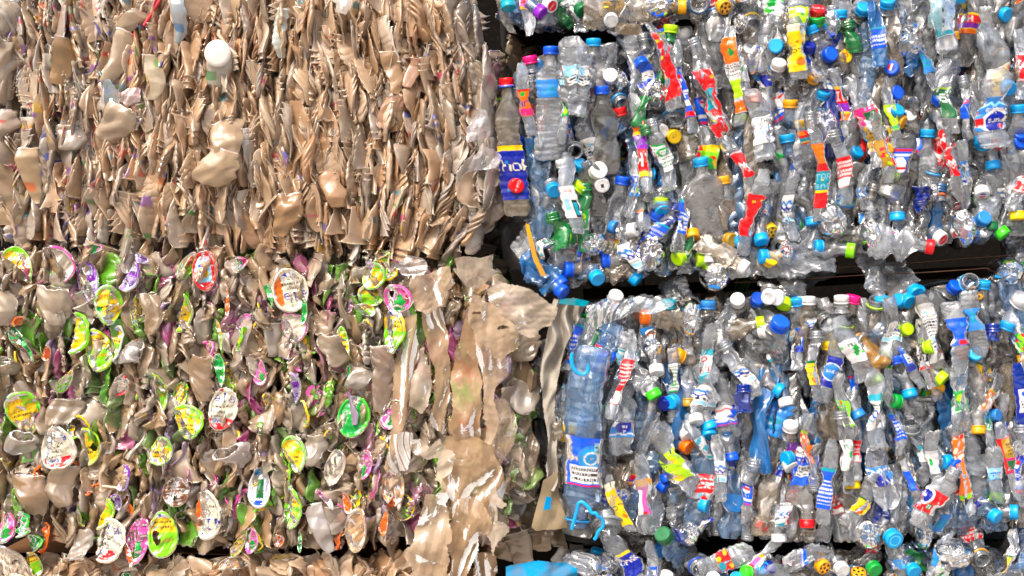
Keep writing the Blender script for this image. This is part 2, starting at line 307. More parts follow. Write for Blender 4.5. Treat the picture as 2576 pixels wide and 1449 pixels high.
# ------------------------------------------------------------------ crushed bottle
class Bottle:
    """crush field shared by body, label, neck and cap of one bottle; local z from base 0 to mouth L"""
    def __init__(s, rng, L=.20, R=.031, wide=1.3, thin=.42, twist=0.0, bend=.006, crumple=.004, neckr=.0125, ribs=None, phi=0.0, kink=.25, shoulder=.70, blunt=False):
        s.blunt = blunt
        s.L, s.R, s.neckr, s.shoulder = L, R, neckr, shoulder
        s.wide, s.thin, s.twist, s.phi, s.bend, s.cr = wide, thin, twist, phi, bend, crumple
        s.f1 = Folds(rng, 6, .036, .42); s.f2 = Folds(rng, 6, .03, .45); s.f3 = Folds(rng, 4, .016, .6)
        s.bp = rng.uniform(0, 1, 4); s.ribs = ribs; s.kink = kink; s.wl = rng.uniform(.5, 1.1)
        s.pinch = rng.uniform(.25, .65); s.pk = rng.uniform(0, kink)
    def prof(s, t):
        n = s.neckr
        base = np.interp(t, [0, .012, .03, .06], [.78, .9, .97, 1.0])
        body = s.R * base
        sh = s.shoulder; ne = 1 - .022 / s.L
        if s.blunt: n = s.R * .55; sh = .84; ne = 1.02
        q = np.clip((t - sh) / (ne - .01 - sh), 0, 1); q = q * q * (3 - 2 * q)
        r = body * (1 - q) + n * q
        if s.ribs:
            a, w = s.ribs; r = r * (1 - a * (t < sh + .05) * (t > .05) * (np.abs(np.sin(t * s.L / w * math.pi)) ** 3))
        return r
    def __call__(s, th, t, off=0.0):
        L = s.L; r = s.prof(t) + off
        ne = 1 - .03 / L
        w = 1 - np.clip((t - (s.shoulder + .02)) / max(ne - s.shoulder - .02, .02), 0, 1); w = w * w * (3 - 2 * w)   # 1 crushed body .. 0 neck
        if s.blunt: w = np.ones_like(t * 1.0)
        wd = 1 + (s.wide - 1) * w; tn = 1 + (s.thin - 1) * w
        pin = 1 - s.pk * w * np.exp(-((t - s.pinch) / .09) ** 2)
        x = r * wd * pin * np.cos(th); y = r * tn * np.sin(th) * (1 + .3 * (1 - pin))
        z = t * L
        a = w * (s.phi + s.twist * tri(t * s.wl + s.bp[2]) * .9)
        # sharp creases pressed into the wall
        zz = z + (y > 0) * .37
        d1 = s.f1(x * 1.0, zz); d2 = s.f2(x + .5, zz); d3 = s.f3(x, zz)
        y = y + w * s.cr * (2.2 * d1 + .22 * d3); x = x + w * s.cr * (1.3 * d2 + .2 * d3)
        xx = x * np.cos(a) - y * np.sin(a); yy = x * np.sin(a) + y * np.cos(a)
        e = 1 - t
        b = s.bend * (tri(t * .8 + s.bp[0]) - tri(.8 + s.bp[0])); xx = xx + b * w
        yy = yy + .5 * s.bend * (tri(t * .9 + s.bp[1]) - tri(.9 + s.bp[1])) * w
        z = z + w * s.cr * .8 * s.f2(xx, yy * 3)
        return np.stack([xx, yy, z], -1)
def body_geo(B, col, nth=40, nt=46, base=True, opening=False):
    g = Geo(); th = np.linspace(0, 2 * math.pi, nth, endpoint=False)
    t = np.concatenate([np.linspace(0, .06, 4, endpoint=False), np.linspace(.06, 1, nt)])
    TH, TT = np.meshgrid(th, t)
    V = B(TH, TT); g.add(V, grid_faces(len(t), nth, True), col)
    # petal base closing the bottom
    rr = np.linspace(.0, 1, 6)[::-1]; TH, RR = np.meshgrid(th, rr)
    b0 = B(th, np.zeros(nth)); c = b0.mean(0)
    Vb = c + (b0[None] - c) * RR[..., None]
    Vb[..., 2] += .009 * (1 - RR ** 2) - .004 * np.clip(np.cos(5 * TH), 0, 1) * np.sin(RR * math.pi) * 2
    g.add(Vb, grid_faces(len(rr), nth, True), col)
    if B.blunt:
        b1 = B(th, np.ones(nth)); c = b1.mean(0); Vb = c + (b1[None] - c) * np.array([1, .6, .2, 0])[:, None, None]; g.add(Vb, grid_faces(4, nth, True), col)
    return g
def thread_geo(B, col, ring=None):
    """threaded mouth with a rolled lip, a carrying collar below it, and its dark inside wall"""
    g = Geo(); n = 36; th = np.linspace(0, 2 * math.pi, n, endpoint=False); L = B.L; r = B.neckr
    z = np.array([-.014, -.012, -.011, -.0095, -.0085, -.007, -.006, -.0045, -.0035, -.002, 0, .0012, .0005, -.004, -.016])
    q = np.array([1.3, 1.32, 1.05, 1.05, 1.16, 1.16, 1.04, 1.04, 1.15, 1.04, 1.04, .98, .88, .84, .84])
    TH, Z = np.meshgrid(th, z); Q = np.meshgrid(th, q)[1] * r
    g.add(np.stack([Q * np.cos(TH), Q * np.sin(TH), L + Z], -1), grid_faces(len(z), n, True), col)
    return g
def ring_geo(B, col):
    g = Geo(); n = 36; th = np.linspace(0, 2 * math.pi, n, endpoint=False); r = B.neckr * 1.16
    z = np.array([-.015, -.0155, -.012, -.0105, -.0108, -.015]); q = np.array([1.0, 1.12, 1.13, 1.1, 1.0, 1.0]) * r
    TH, Z = np.meshgrid(th, z); Q = np.meshgrid(th, q)[1]
    g.add(np.stack([Q * np.cos(TH), Q * np.sin(TH), B.L + Z], -1), grid_faces(6, n, True), col); return g
def cap_geo(col, r=.0150, h=.0165, mark=None, rng=None, dent=0.0):
    """ridged screw cap with tamper band; local z=0 at its rim"""
    g = Geo(); n = 72; th = np.linspace(0, 2 * math.pi, n, endpoint=False)
    rid = (np.arange(n) % 2) * .00045
    zs = [0, 0, .0028, .0031, .0036, .0039, h - .0035, h - .0015, h - .0004, h]
    rs = [r - .0016, r, r, r - .0007, r - .0007, r, r, r - .0003, r - .0012, r - .0028]
    ws = [0, .3, .3, 0, 0, 1, 1, .6, 0, 0]
    V = np.array([[((q - rid[i] * w) * math.cos(a), (q - rid[i] * w) * math.sin(a), z) for i, a in enumerate(th)] for z, q, w in zip(zs, rs, ws)])
    g.add(V, grid_faces(len(zs), n, True), col)
    rr = np.linspace(r - .0028, 0, 12); TH, RR = np.meshgrid(th, rr)
    Z = h - .0003 - .0002 * (RR < r - .004) - dent * np.exp(-((RR * np.cos(TH) - .003) ** 2 + (RR * np.sin(TH)) ** 2) / .00003)
    C = np.tile(col, RR.shape + (1,)); X = RR * np.cos(TH); Y = RR * np.sin(TH)
    if mark == 'coke': C[RR < r * .72] = CC['rd']; C[text_mask(X, -Y, 'Coke', -.003, .005, 0)] = CC['wh']
    elif mark == 'coke2': C[text_mask(X, -Y, 'Coke', -.004, .0065, 0)] = CC['wh']
    elif mark == 'big': C[text_mask(X, -Y, 'BIG', -.004, .0072, 0)] = CC['bk']
    elif mark == 'ball':
        for k in range(5):
            a = k * 1.2566 + .3; C[(X - .0085 * math.cos(a)) ** 2 + (Y - .0085 * math.sin(a)) ** 2 < .0026 ** 2] = CC['bk']
        C[X ** 2 + Y ** 2 < .003 ** 2] = CC['bk']; C[np.abs(RR - r * .76) < .0006] = CC['bk']
    elif mark == 'swirl': C[np.abs(RR - .0015 - .0011 * ((TH % 6.283) + 0)) < .0011] = CC['rd']
    elif mark == 'globe':
        m = RR < r * .5; C[m] = CC['wh']; C[m & (Y > .002)] = CC['rd']; C[m & (Y < -.002)] = CC['nv']
    elif mark == 'ring': C[np.abs(RR - r * .6) < .0012] = np.clip(col * 1.5 + .1, 0, 1)
    elif mark == 'hole': C[(np.abs(X) < .003) & (np.abs(Y) < .004)] = CC['bk']
    elif mark == 'txt': C[text_mask(X, -Y, 'unu', -.002, .004, 0)] = CC['bk']; C[text_mask(X, -Y, 'nan', .003, .003, 0)] = CC['bk']
    g.add(np.stack([X, Y, Z], -1), grid_faces(len(rr), n, True), C.reshape(-1, 3))
    return g
def label_geo(B, spec, t0, t1, rng, res=1.0, off=.0011, turn=False):
    nth = int(72 * res); nt = max(8, int((t1 - t0) * B.L / .0022 * res)); g = Geo()
    th = np.linspace(-math.pi * 1.5, math.pi * .5, nth); t = np.linspace(t1, t0, nt)
    TH, TT = np.meshgrid(th, t); V = B(TH, TT, off)
    H = (t1 - t0) * B.L; Wd = B.R * 2.0 * B.wide
    # distance along the flattened wall measured from the side that faces out
    U = -B.R * B.wide * np.cos(TH - 0) * -1.0
    U = np.where(np.sin(TH) < 0, B.R * B.wide * np.cos(TH), -B.R * B.wide * np.cos(TH))
    VV = (t1 - TT) * B.L
    if turn: U = -U; VV = H - VV
    g.add(V, grid_faces(nt, nth, False), paint(U, VV, Wd, H, spec, rng).reshape(-1, 3))
    return g

TINT = dict(clear='dce4ee', warm='d8c8b0', cool='84bcf4', blue='2f8fe0', green='18a850', red='e06a70', amber='d8a24a', cloudy='dfdfe0', brown='a88668', dgreen='0c7c4a', deep='1446c8', smoke='9a9a98')
TINT = {k: h2l(v) for k, v in TINT.items()}
ITEMS = []      # (object, look words, u, v, zone) for the labels written at the end
CAPNAME = dict(lb='light blue', bl='blue', nv='navy', wh='white', ye='yellow', yo='orange yellow', yg='lime yellow', gn='green', dg='dark green', lg='bright green', rd='red', mg='magenta',
               pk='pink', pu='purple', gd='gold', tl='teal', lm='lime', gy='grey', sb='mid blue')
CAPNAME['or'] = 'orange'
LABNAME = dict(aqua='pale blue wave', wave='white and teal wave', waveb='white and blue wave', red='red spotted', red2='red and teal', fanta='orange and magenta', pepsi='blue and red', kids='yellow purple red', leaf='orange leaf', the='white text', usa='yellow',
   pgreen='green and yellow', bluew='blue and white', blue='blue', teal='teal and white', pinkg='pink and gold', sprite='dark green', pure='blue oval', phone='phone picture', grn='green', nest='blue and white', oteal='teal and orange',
   wgreen='white with green print', trop='tropical green red', coke='red', tall='tall red and teal', redw='red and white', yred='gold and red', e='bright blue', blur='bright blue', white='white', miya='teal and white', sun='yellow',
   crys='navy circle', mint='white green leaf', bw='black and white', navyw='navy and white', multi='orange speckled', heroR='large red', green_a='lime', crum='crumpled green yellow', pinkr='pink and red', drink='navy script', hero='large blue and white', paper='torn white')
TINTNAME = dict(clear='clear', warm='clear', cool='pale blue', blue='blue', green='green', red='pink', amber='amber', cloudy='cloudy', brown='brownish', dgreen='dark green', deep='deep blue', smoke='smoky')
def make_bottle(rng, u, v, ang=90, face=0, at='cap', cap=None, ring=None, L=.19, Wd=None, y=0.0, tint='clear', lab=None, labspan=(.28, .62), res=1.0, mark=None,
                twist=None, crumple=None, phi=None, ribs='auto', name='plastic_bottle', dent=0.0, open_=False, neckr=.0125, shoulder=.7, thin=None, bend=None, hi=False, kink=.5, blunt=False, turn=False):
    R = .031 if Wd is None else Wd / 2 / 1.25
    if ribs == 'auto': ribs = (rng.uniform(.06, .13), rng.uniform(.011, .022)) if rng.random() < .7 else None
    B = Bottle(rng, L=L, R=R, wide=1.25, thin=rng.uniform(.3, .6) if thin is None else thin, twist=rng.uniform(-1.0, 1.0) if twist is None else twist,
               bend=rng.uniform(.002, .012) if bend is None else bend, crumple=rng.uniform(.006, .012) if crumple is None else crumple, neckr=neckr, ribs=ribs,
               phi=rng.uniform(-.4, .4) if phi is None else phi, shoulder=shoulder, kink=kink, blunt=blunt)
    if at == 'cap': back = L + .004
    elif at == 'mid': back = L * (labspan[0] + labspan[1]) / 2
    elif at == 'base': back = 0
    else: back = L / 2
    M = frame(u, v, y, ang, face, 0, back)
    if face < 35 and at == 'cap': pass
    root = link(name, None, M=M)
    colr = TINT[tint] * rng.uniform(.85, 1.1)
    mat = M_PET if tint in ('clear', 'warm', 'cool', 'cloudy', 'smoke', 'brown') else M_PETC
    q = dict(nth=44, nt=54) if not hi else dict(nth=64, nt=90)
    link('body', body_geo(B, colr, **q).mesh('body', mat), root)
    if (cap is None or open_ or ring) and not blunt:
        link('mouth', thread_geo(B, colr).mesh('mouth', mat), root)
    if cap is not None:
        g = cap_geo(CC[cap] * rng.uniform(.92, 1.05), r=neckr * 1.2, h=.0165 * neckr / .0125, mark=mark, rng=rng, dent=dent)
        o = link('cap', g.mesh('cap', M_CAP), root); o.location = (0, 0, L - .0125 * neckr / .0125)
    if ring: link('neck_ring', ring_geo(B, CC[ring]).mesh('neck_ring', M_CAP), root)
    if lab: link('label', label_geo(B, D[lab], labspan[0], labspan[1], rng, res, turn=turn).mesh('label', M_LAB), root)
    root['category'] = 'bottle'
    if cap and lab: look = f"{TINTNAME[tint]} bottle, {CAPNAME[cap]} cap, {LABNAME[lab]} label"
    elif cap: look = f"crushed {TINTNAME[tint]} bottle with {CAPNAME[cap]} cap"
    elif lab: look = f"crushed {TINTNAME[tint]} bottle with {LABNAME[lab]} label"
    elif ring: look = f"open {TINTNAME[tint]} bottle neck with {CAPNAME[ring]} ring"
    else: look = f"crushed {TINTNAME[tint]} bottle without label"
    ITEMS.append((root, look, u, v, 'R'))
    return root, B, M

# ------------------------------------------------------------------ crushed cup / tub
def cup_geo(rng, H=.085, rt=.034, rb=.022, flat=.3, cr=.006, ribs=False, col=None, nth=30, nt=20, fl=.03, lip=True, stain=None, bend=.01, mouth_end=1, botdisc=True, nest=0, rimcol=None, leaf=None):
    leaf = (rng.uniform(.5, 1) if rng.random() < .65 else 0) if leaf is None else leaf; lc = rng.uniform(.4, .65)
    g = Geo(); f1 = Folds(rng, 5, fl); f2 = Folds(rng, 5, fl * .7); bp = rng.uniform(0, 1, 3); tw = rng.uniform(-.7, .7)
    def F(th, t, off=0.0):
        r = rb + (rt - rb) * t ** .8
        if ribs: r = r * (1 + .05 * np.sign(np.sin(t * H / .0065 * math.pi * 1.0)) * (t < .75))
        r = r + off
        q = np.where(t < lc, (lc - t) / lc, (t - lc) / (1 - lc)); r = r * (1 - leaf * (1 - np.sqrt(np.clip(1 - np.clip(q, 0, 1) ** 2 * .97, 0, 1))))
        x = r * 1.35 * np.cos(th); y = r * flat * np.sin(th); z = (t - .5) * H
        d = f1(x, z + (y > 0) * .3); e = f2(x + .2, z)
        y = y + cr * 1.6 * d; x = x * (1 + .25 * e) + cr * e
        a = tw * (t - .5) * 1.6; xx = x * np.cos(a) - y * np.sin(a); yy = x * np.sin(a) + y * np.cos(a)
        xx = xx + bend * tri(t * .6 + bp[0]); yy = yy + bend * .6 * tri(t * .7 + bp[1])
        return np.stack([xx, yy, z + cr * f2(x, y * 2 + .4)], -1)
    for k in range(nest + 1):
        th = np.linspace(0, 2 * math.pi, nth, endpoint=False); t = np.linspace(0, 1, nt)
        offs = np.zeros(nt)
        if lip: t = np.append(t, [1.0, .985, .965]); offs = np.append(offs, [.0022, .0034, .0026])
        TH, TT = np.meshgrid(th, t); OO = np.meshgrid(th, offs)[1]
        V = F(TH, TT, OO - k * .0018); V[..., 2] += k * .012
        C = np.tile(col, TH.shape + (1,)).astype(float)
        if stain is not None:
            for sc in stain:
                a, b, w = rng.uniform(0, 6.28), rng.uniform(.1, .9), rng.uniform(.04, .12)
                m = (np.abs(((TH - a + math.pi) % (2 * math.pi)) - math.pi) < rng.uniform(.4, 1.4)) & (np.abs(TT - b) < w); C[m] = .25 * C[m] + .75 * sc
        C[nt - 1:] = rimcol if rimcol is not None else np.clip(col * 1.25 + .04, 0, 1)
        g.add(V, grid_faces(len(t), nth, True), C.reshape(-1, 3))
        if botdisc:
            rr = np.array([1, .8, .4, 0.0]); b0 = F(th, np.zeros(nth), -k * .0018); b0[:, 2] += k * .012; c = b0.mean(0)
            Vb = c + (b0[None] - c) * rr[:, None, None]; Vb[1:, :, 2] += .003
            g.add(Vb, grid_faces(4, nth, True), col)
    return g
# ------------------------------------------------------------------ printed lid / shallow tray, folded
def lid_geo(rng, w, h, spec, fold=.4, cr=.004, rim=.003, ax=0.0, wrink=.012, rimcol=None, cut=None, bite=0.0):
    g = Geo(); nr, n = 22, 72; rr = np.linspace(0, 1, nr) ** .8; th = np.linspace(0, 2 * math.pi, n, endpoint=False)
    TH, RR = np.meshgrid(th, rr); f1 = Folds(rng, 5, .03); f2 = Folds(rng, 4, wrink)
    edge = 1 + .03 * np.sin(3 * TH + rng.uniform(0, 6)) * RR
    X = RR * np.cos(TH) * w / 2 * edge; Z = RR * np.sin(TH) * h / 2 * edge
    C = paint(X, h / 2 - Z, w, h, spec, rng)
    if rimcol is not None: C[RR > .86] = rimcol
    hm = None
    if bite > 0:
        ba = rng.uniform(0, 6.28); hm = np.hypot(X / w - .22 * math.cos(ba), Z / h - .22 * math.sin(ba)) + .05 * np.sin(4 * TH) < bite
    Y = -rim * np.clip((RR - .84) / .07, 0, 1) + rim * 1.2 * np.clip((RR - .93) / .07, 0, 1) + .004 * (RR < .8)
    Y = Y + cr * (f1(X, Z) * 1.6 + f2(X, Z) * .6)
    ca, sa = math.cos(ax), math.sin(ax); s_ = X * ca + Z * sa; t_ = -X * sa + Z * ca
    off = rng.uniform(-.15, .15) * w; s_ = s_ - off
    # bend both halves away about a crease
    k = fold * 1.35; left = s_ < 0
    ang = np.where(left, k * rng.uniform(.7, 1.1), k * rng.uniform(.1, .5)); d = np.abs(s_)
    cmp_ = np.cos(ang); Y2 = Y + d * np.sin(ang); s2 = s_ * cmp_ + off
    X2 = s2 * ca - t_ * sa; Z2 = s2 * sa + t_ * ca
    F = grid_faces(nr, n, True)
    if hm is not None: F = F[~hm.ravel()[F].all(1)]
    g.add(np.stack([X2, Y2, Z2], -1), F, C.reshape(-1, 3))
    return g
# ------------------------------------------------------------------ torn film sheet from an outline on the survey grid
def inpoly(x, y, poly):
    c = np.zeros(x.shape, bool); n = len(poly); j = n - 1
    for i in range(n):
        xi, yi = poly[i]; xj, yj = poly[j]
        m = ((yi > y) != (yj > y)) & (x < (xj - xi) * (y - yi) / (yj - yi + 1e-9) + xi); c ^= m; j = i
    return c
def sheet_geo(rng, poly, col, y=0.0, pleat=.012, pang=90.0, pwl=22.0, cr=.006, rag=3.0, step=1.6, slope=(0, 0), spots=None, holes=0):
    """thin ragged film: pleats run along pang degrees"""
    poly = [(a, b) for a, b in poly]; xs = [p[0] for p in poly]; ys = [p[1] for p in poly]
    gx = np.arange(min(xs) - 4, max(xs) + 4, step); gy = np.arange(min(ys) - 4, max(ys) + 4, step)
    U, V = np.meshgrid(gx, gy); sf = Soft(rng, 5, 85); sf2 = Folds(rng, 6, 9.0)
    U2 = U + rag * sf(U, V) * 1.5 + rag * .8 * sf2(U, V); V2 = V + rag * sf(V, U) * 1.5 + rag * .8 * sf2(V, U)
    ins = inpoly(U2, V2, poly)
    for _ in range(holes):
        i = rng.integers(0, ins.sum()); cu, cv = U[ins][i], V[ins][i]; r = rng.uniform(3, 9)
        ins &= ~(((U2 - cu) / r) ** 2 + ((V2 - cv) / (r * .7)) ** 2 < 1)
    a = math.radians(pang); across = U * math.sin(a) + V * math.cos(a); along = U * math.cos(a) - V * math.sin(a)
    f = Folds(rng, 5, 150.0); f2 = Folds(rng, 7, 48.0); f3 = Folds(rng, 7, 17.0); w1 = Soft(rng, 3, 160)(U, V)
    ph = rng.uniform(0, 9)
    Y = y + pleat * .42 * np.sin(across / (pwl * 3.6) * 6.28 + 1.8 * w1 + ph) * (.6 + .4 * np.sin(along / 60 + ph)) + cr * (1.6 * f(U, V) + .8 * f2(across, along * .3) + .16 * f3(across, along * .28) + .14 * f3(U * .7, V * .7))
    cu, cv = np.mean(xs), np.mean(ys); Y = Y + slope[0] * (U - cu) * S + slope[1] * (V - cv) * S
    Y = Y + .005 * Soft(rng, 4, 130)(U, V)
    C = np.tile(col, U.shape + (1,)).astype(float)
    if spots:
        for sc, su, sv, sr in spots:
            m = np.clip(1.2 - np.hypot((U - su), (V - sv)) / sr + .35 * Soft(rng, 5, 24)(U, V), 0, 1)[..., None] * .3; C = C * (1 - m) + CC[sc] * m
    X = (U - 1288) * S; Z = ZC - (V - 724.5) * S
    nr, nc = U.shape; F = grid_faces(nr, nc, False); keep = ins.ravel()[F].sum(1) >= 3; F = F[keep]
    used = np.zeros(nr * nc, bool); used[F.ravel()] = True; idx = np.cumsum(used) - 1
    base = np.array([(cu - 1288) * S, 0, ZC - (max(ys) - 724.5) * S])
    VV = np.stack([X, Y, Z], -1).reshape(-1, 3)[used] - base
    g = Geo(); g.add(VV, idx[F], C.reshape(-1, 3)[used]); return g, Vector(base)
def make_sheet(rng, name, poly, col, mat=None, label=None, cat='plastic film', **kw):
    g, base = sheet_geo(rng, poly, col, **kw); o = link(name, g.mesh(name, mat or M_SHEET), M=Matrix.Translation(base), category=cat)
    o['label'] = label
    return o
LAND = []
# ------------------------------------------------------------------ setting: wall coloured shade-black behind the bales, and the packed hearts of the bales
def box_geo(x0, x1, y0, y1, z0, z1, col):
    v = [(x, y, z) for x in (x0, x1) for y in (y0, y1) for z in (z0, z1)]
    f = [(0, 1, 3, 2), (4, 6, 7, 5), (0, 4, 5, 1), (2, 3, 7, 6), (0, 2, 6, 4), (1, 5, 7, 3)]
    return Geo().add(v, f, col)
link('gap_shade_wall', box_geo(-3.5, 3.5, 1.3, 1.4, -.1, 4, np.array([.006, .005, .004])).mesh('gap_shade_wall', M_DARK, False), kind='structure')  # near-black colour stands in for the shade of the gaps
link('ground', box_geo(-8, 8, -8, 1.3, -.2, -.1, np.array([.36, .33, .30])).mesh('ground', M_DARK, False), kind='structure')
BAL = dict(
 A=[(-60, -40), (1165, -40), (1200, 60), (1222, 160), (1250, 300), (1262, 420), (1245, 520), (1205, 612), (1160, 650), (1060, 646), (900, 634), (700, 632), (500, 626), (300, 610), (100, 604), (-60, 606)],
 B=[(-60, 606), (200, 608), (500, 622), (900, 634), (1100, 648), (1250, 690), (1345, 800), (1385, 980), (1378, 1180), (1330, 1290), (1245, 1380), (1000, 1388), (500, 1380), (-60, 1352)],
 Cb=[(-60, 1412), (1030, 1412), (1200, 1440), (1230, 1520), (-60, 1520)],
 Dt=[(1235, -40), (2190, -40), (2120, -8), (1990, 8), (1900, 20), (1780, 44), (1660, 56), (1500, 62), (1400, 80), (1310, 76), (1262, 52)],
 E=[(1290, 180), (1320, 150), (1400, 115), (1545, 100), (1600, 75), (1660, 70), (1800, 45), (1960, 25), (2080, 14), (2200, -30), (2640, -60), (2640, 590), (2450, 612), (2150, 645), (1900, 668), (1700, 700), (1420, 725), (1370, 650), (1320, 520), (1300, 400)],
 F=[(1480, 760), (1560, 738), (1800, 742), (1930, 738), (2150, 742), (2300, 735), (2420, 700), (2640, 668), (2640, 1330), (2540, 1345), (2300, 1365), (2100, 1372), (1900, 1368), (1650, 1350), (1440, 1325), (1400, 1200), (1405, 1000), (1430, 850)],
 G=[(1410, 1375), (1600, 1392), (1900, 1400), (2200, 1390), (2400, 1375), (2640, 1362), (2640, 1520), (1450, 1520)])
def shrink(poly, k):
    """pull an outline inwards by k survey units"""
    P2 = np.array(poly, float); n = len(P2); out = []
    area = sum(P2[i][0] * P2[(i + 1) % n][1] - P2[(i + 1) % n][0] * P2[i][1] for i in range(n)); sg = 1 if area > 0 else -1
    for i in range(n):
        e1 = P2[i] - P2[i - 1]; e2 = P2[(i + 1) % n] - P2[i]
        n1 = np.array([-e1[1], e1[0]]) / (np.hypot(*e1) + 1e-9); n2 = np.array([-e2[1], e2[0]]) / (np.hypot(*e2) + 1e-9)
        m = n1 + n2; m /= np.hypot(*m) + 1e-9; out.append(P2[i] + m * k * sg)
    return [tuple(p) for p in out]
def edge_dist(u, v, poly):
    d = 1e9; n = len(poly)
    for i in range(n):
        ax, ay = poly[i]; bx, by = poly[(i + 1) % n]; dx, dy = bx - ax, by - ay
        t = max(0, min(1, ((u - ax) * dx + (v - ay) * dy) / (dx * dx + dy * dy))); d = min(d, math.hypot(u - ax - t * dx, v - ay - t * dy))
    return d
def depth_at(u, v, poly, r=55, dep=.09):
    """bale faces bulge: their rims roll away from the viewer"""
    q = max(0, 1 - edge_dist(u, v, poly) / r); return dep * q * q
def inside(u, v, poly): return bool(inpoly(np.array([u], float), np.array([v], float), poly)[0])
def fits(poly, u, v, ang, L, k=8):
    h = L / S / 2; a = math.radians(ang); p = shrink(poly, k)
    return all(inside(u + q * h * math.cos(a), v - q * h * math.sin(a), p) or not (-20 < v - q * h * math.sin(a) < 1469 and u < 2596) for q in (-1, 0, 1))
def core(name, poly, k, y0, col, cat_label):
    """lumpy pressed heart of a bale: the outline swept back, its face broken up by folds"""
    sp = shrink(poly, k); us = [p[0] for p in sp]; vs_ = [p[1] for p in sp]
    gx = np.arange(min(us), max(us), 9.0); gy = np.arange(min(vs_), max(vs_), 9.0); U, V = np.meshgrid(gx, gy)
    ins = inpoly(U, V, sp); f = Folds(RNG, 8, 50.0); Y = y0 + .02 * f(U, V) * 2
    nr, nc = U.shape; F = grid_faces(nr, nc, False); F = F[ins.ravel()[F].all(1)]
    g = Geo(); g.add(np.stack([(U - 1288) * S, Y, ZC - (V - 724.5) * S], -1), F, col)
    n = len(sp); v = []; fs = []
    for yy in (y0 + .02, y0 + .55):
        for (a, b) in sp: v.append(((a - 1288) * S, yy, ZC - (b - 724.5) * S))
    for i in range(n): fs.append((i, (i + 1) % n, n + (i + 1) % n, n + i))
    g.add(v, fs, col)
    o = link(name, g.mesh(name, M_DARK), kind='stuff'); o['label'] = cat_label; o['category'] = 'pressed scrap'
    return o
core('pressed_plastic_core', BAL['A'], 26, .11, h2l('8a6444'), 'shade-darkened heart of the upper left bale of tan cups')  # this and the cores below tinted dark, inner shade put into their colour
core('pressed_plastic_core', BAL['B'], 34, .115, h2l('80603c'), 'shade-darkened heart of the lower left bale of tubs and lids')
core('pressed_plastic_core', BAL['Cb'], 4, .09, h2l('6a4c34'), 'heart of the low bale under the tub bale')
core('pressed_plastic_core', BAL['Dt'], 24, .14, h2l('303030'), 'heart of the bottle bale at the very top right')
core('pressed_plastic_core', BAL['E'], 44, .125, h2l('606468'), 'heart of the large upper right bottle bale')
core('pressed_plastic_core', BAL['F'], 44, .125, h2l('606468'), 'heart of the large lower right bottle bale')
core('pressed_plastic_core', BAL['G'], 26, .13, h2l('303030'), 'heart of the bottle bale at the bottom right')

# baling wires seen in the dark slots, and the rails the bales rest on
def tube(pts, r, col, nseg=8):
    g = Geo(); pts = [Vector(p) for p in pts]; rings = []
    if len(pts) > 6 and not hasattr(r, '__len__'):      # round the polyline off
        q = [pts[0]] + pts + [pts[-1]]; out = []
        for i in range(1, len(q) - 2):
            for t in (0, .25, .5, .75):
                a, b, c, d = q[i - 1], q[i], q[i + 1], q[i + 2]
                out.append(.5 * ((2 * b) + (c - a) * t + (2 * a - 5 * b + 4 * c - d) * t * t + (3 * b - a - 3 * c + d) * t ** 3))
        pts = out + [pts[-1]]
    for i, p in enumerate(pts):
        d = (pts[min(i + 1, len(pts) - 1)] - pts[max(i - 1, 0)]).normalized(); a = d.cross(Vector((0, 1, 0.01))).normalized(); b = d.cross(a)
        rr = r[i] if hasattr(r, '__len__') else r
        rings.append([p + a * rr * math.cos(t) + b * rr * math.sin(t) for t in np.linspace(0, 2 * math.pi, nseg, endpoint=False)])
    g.add(np.array(rings), grid_faces(len(pts), nseg, True), col); return g
def wire(pts, label, r=.0011):
    pp = [P(u, v, y) for u, v, y in pts]; o = pp[0]
    ob = link('baling_wire', tube([p - o for p in pp], r, h2l('5a3a24')).mesh('baling_wire', M_WIRE), M=Matrix.Translation(o), category='wire'); ob['label'] = label
def sag(u0, v0, u1, v1, y, n=9, j=2.0):
    return [(u0 + (u1 - u0) * i / (n - 1), v0 + (v1 - v0) * i / (n - 1) + RNG.uniform(-j, j), y) for i in range(n)]
wire(sag(1850, 712, 2600, 668, .03), 'lower rusty wire in the dark slot between the bottle bales')
wire(sag(1880, 690, 2600, 640, .05), 'upper rusty wire in the dark slot between the bottle bales')
wire(sag(200, 1398, 620, 1402, .04), 'thin rusty wire under the tub bale')
for (u0, v0, u1, v1, lb) in ((1500, 742, 2620, 676, 'dark board lying in the slot between the two large bottle bales'), (1440, 1384, 2620, 1372, 'dark board under the lower right bottle bale')):
    a, b = P(u0, v0, .3), P(u1, v1, .3); L_ = (b - a).length; g = box_geo(0, L_, 0, .25, -.012, .012, h2l('241a12'))
    o = link('pallet_board', g.mesh('pallet_board', M_DARK, False), M=Matrix.Translation(a) @ Matrix.Rotation(-math.atan2((b - a).z, (b - a).x), 4, 'Y'), category='board'); o['label'] = lb
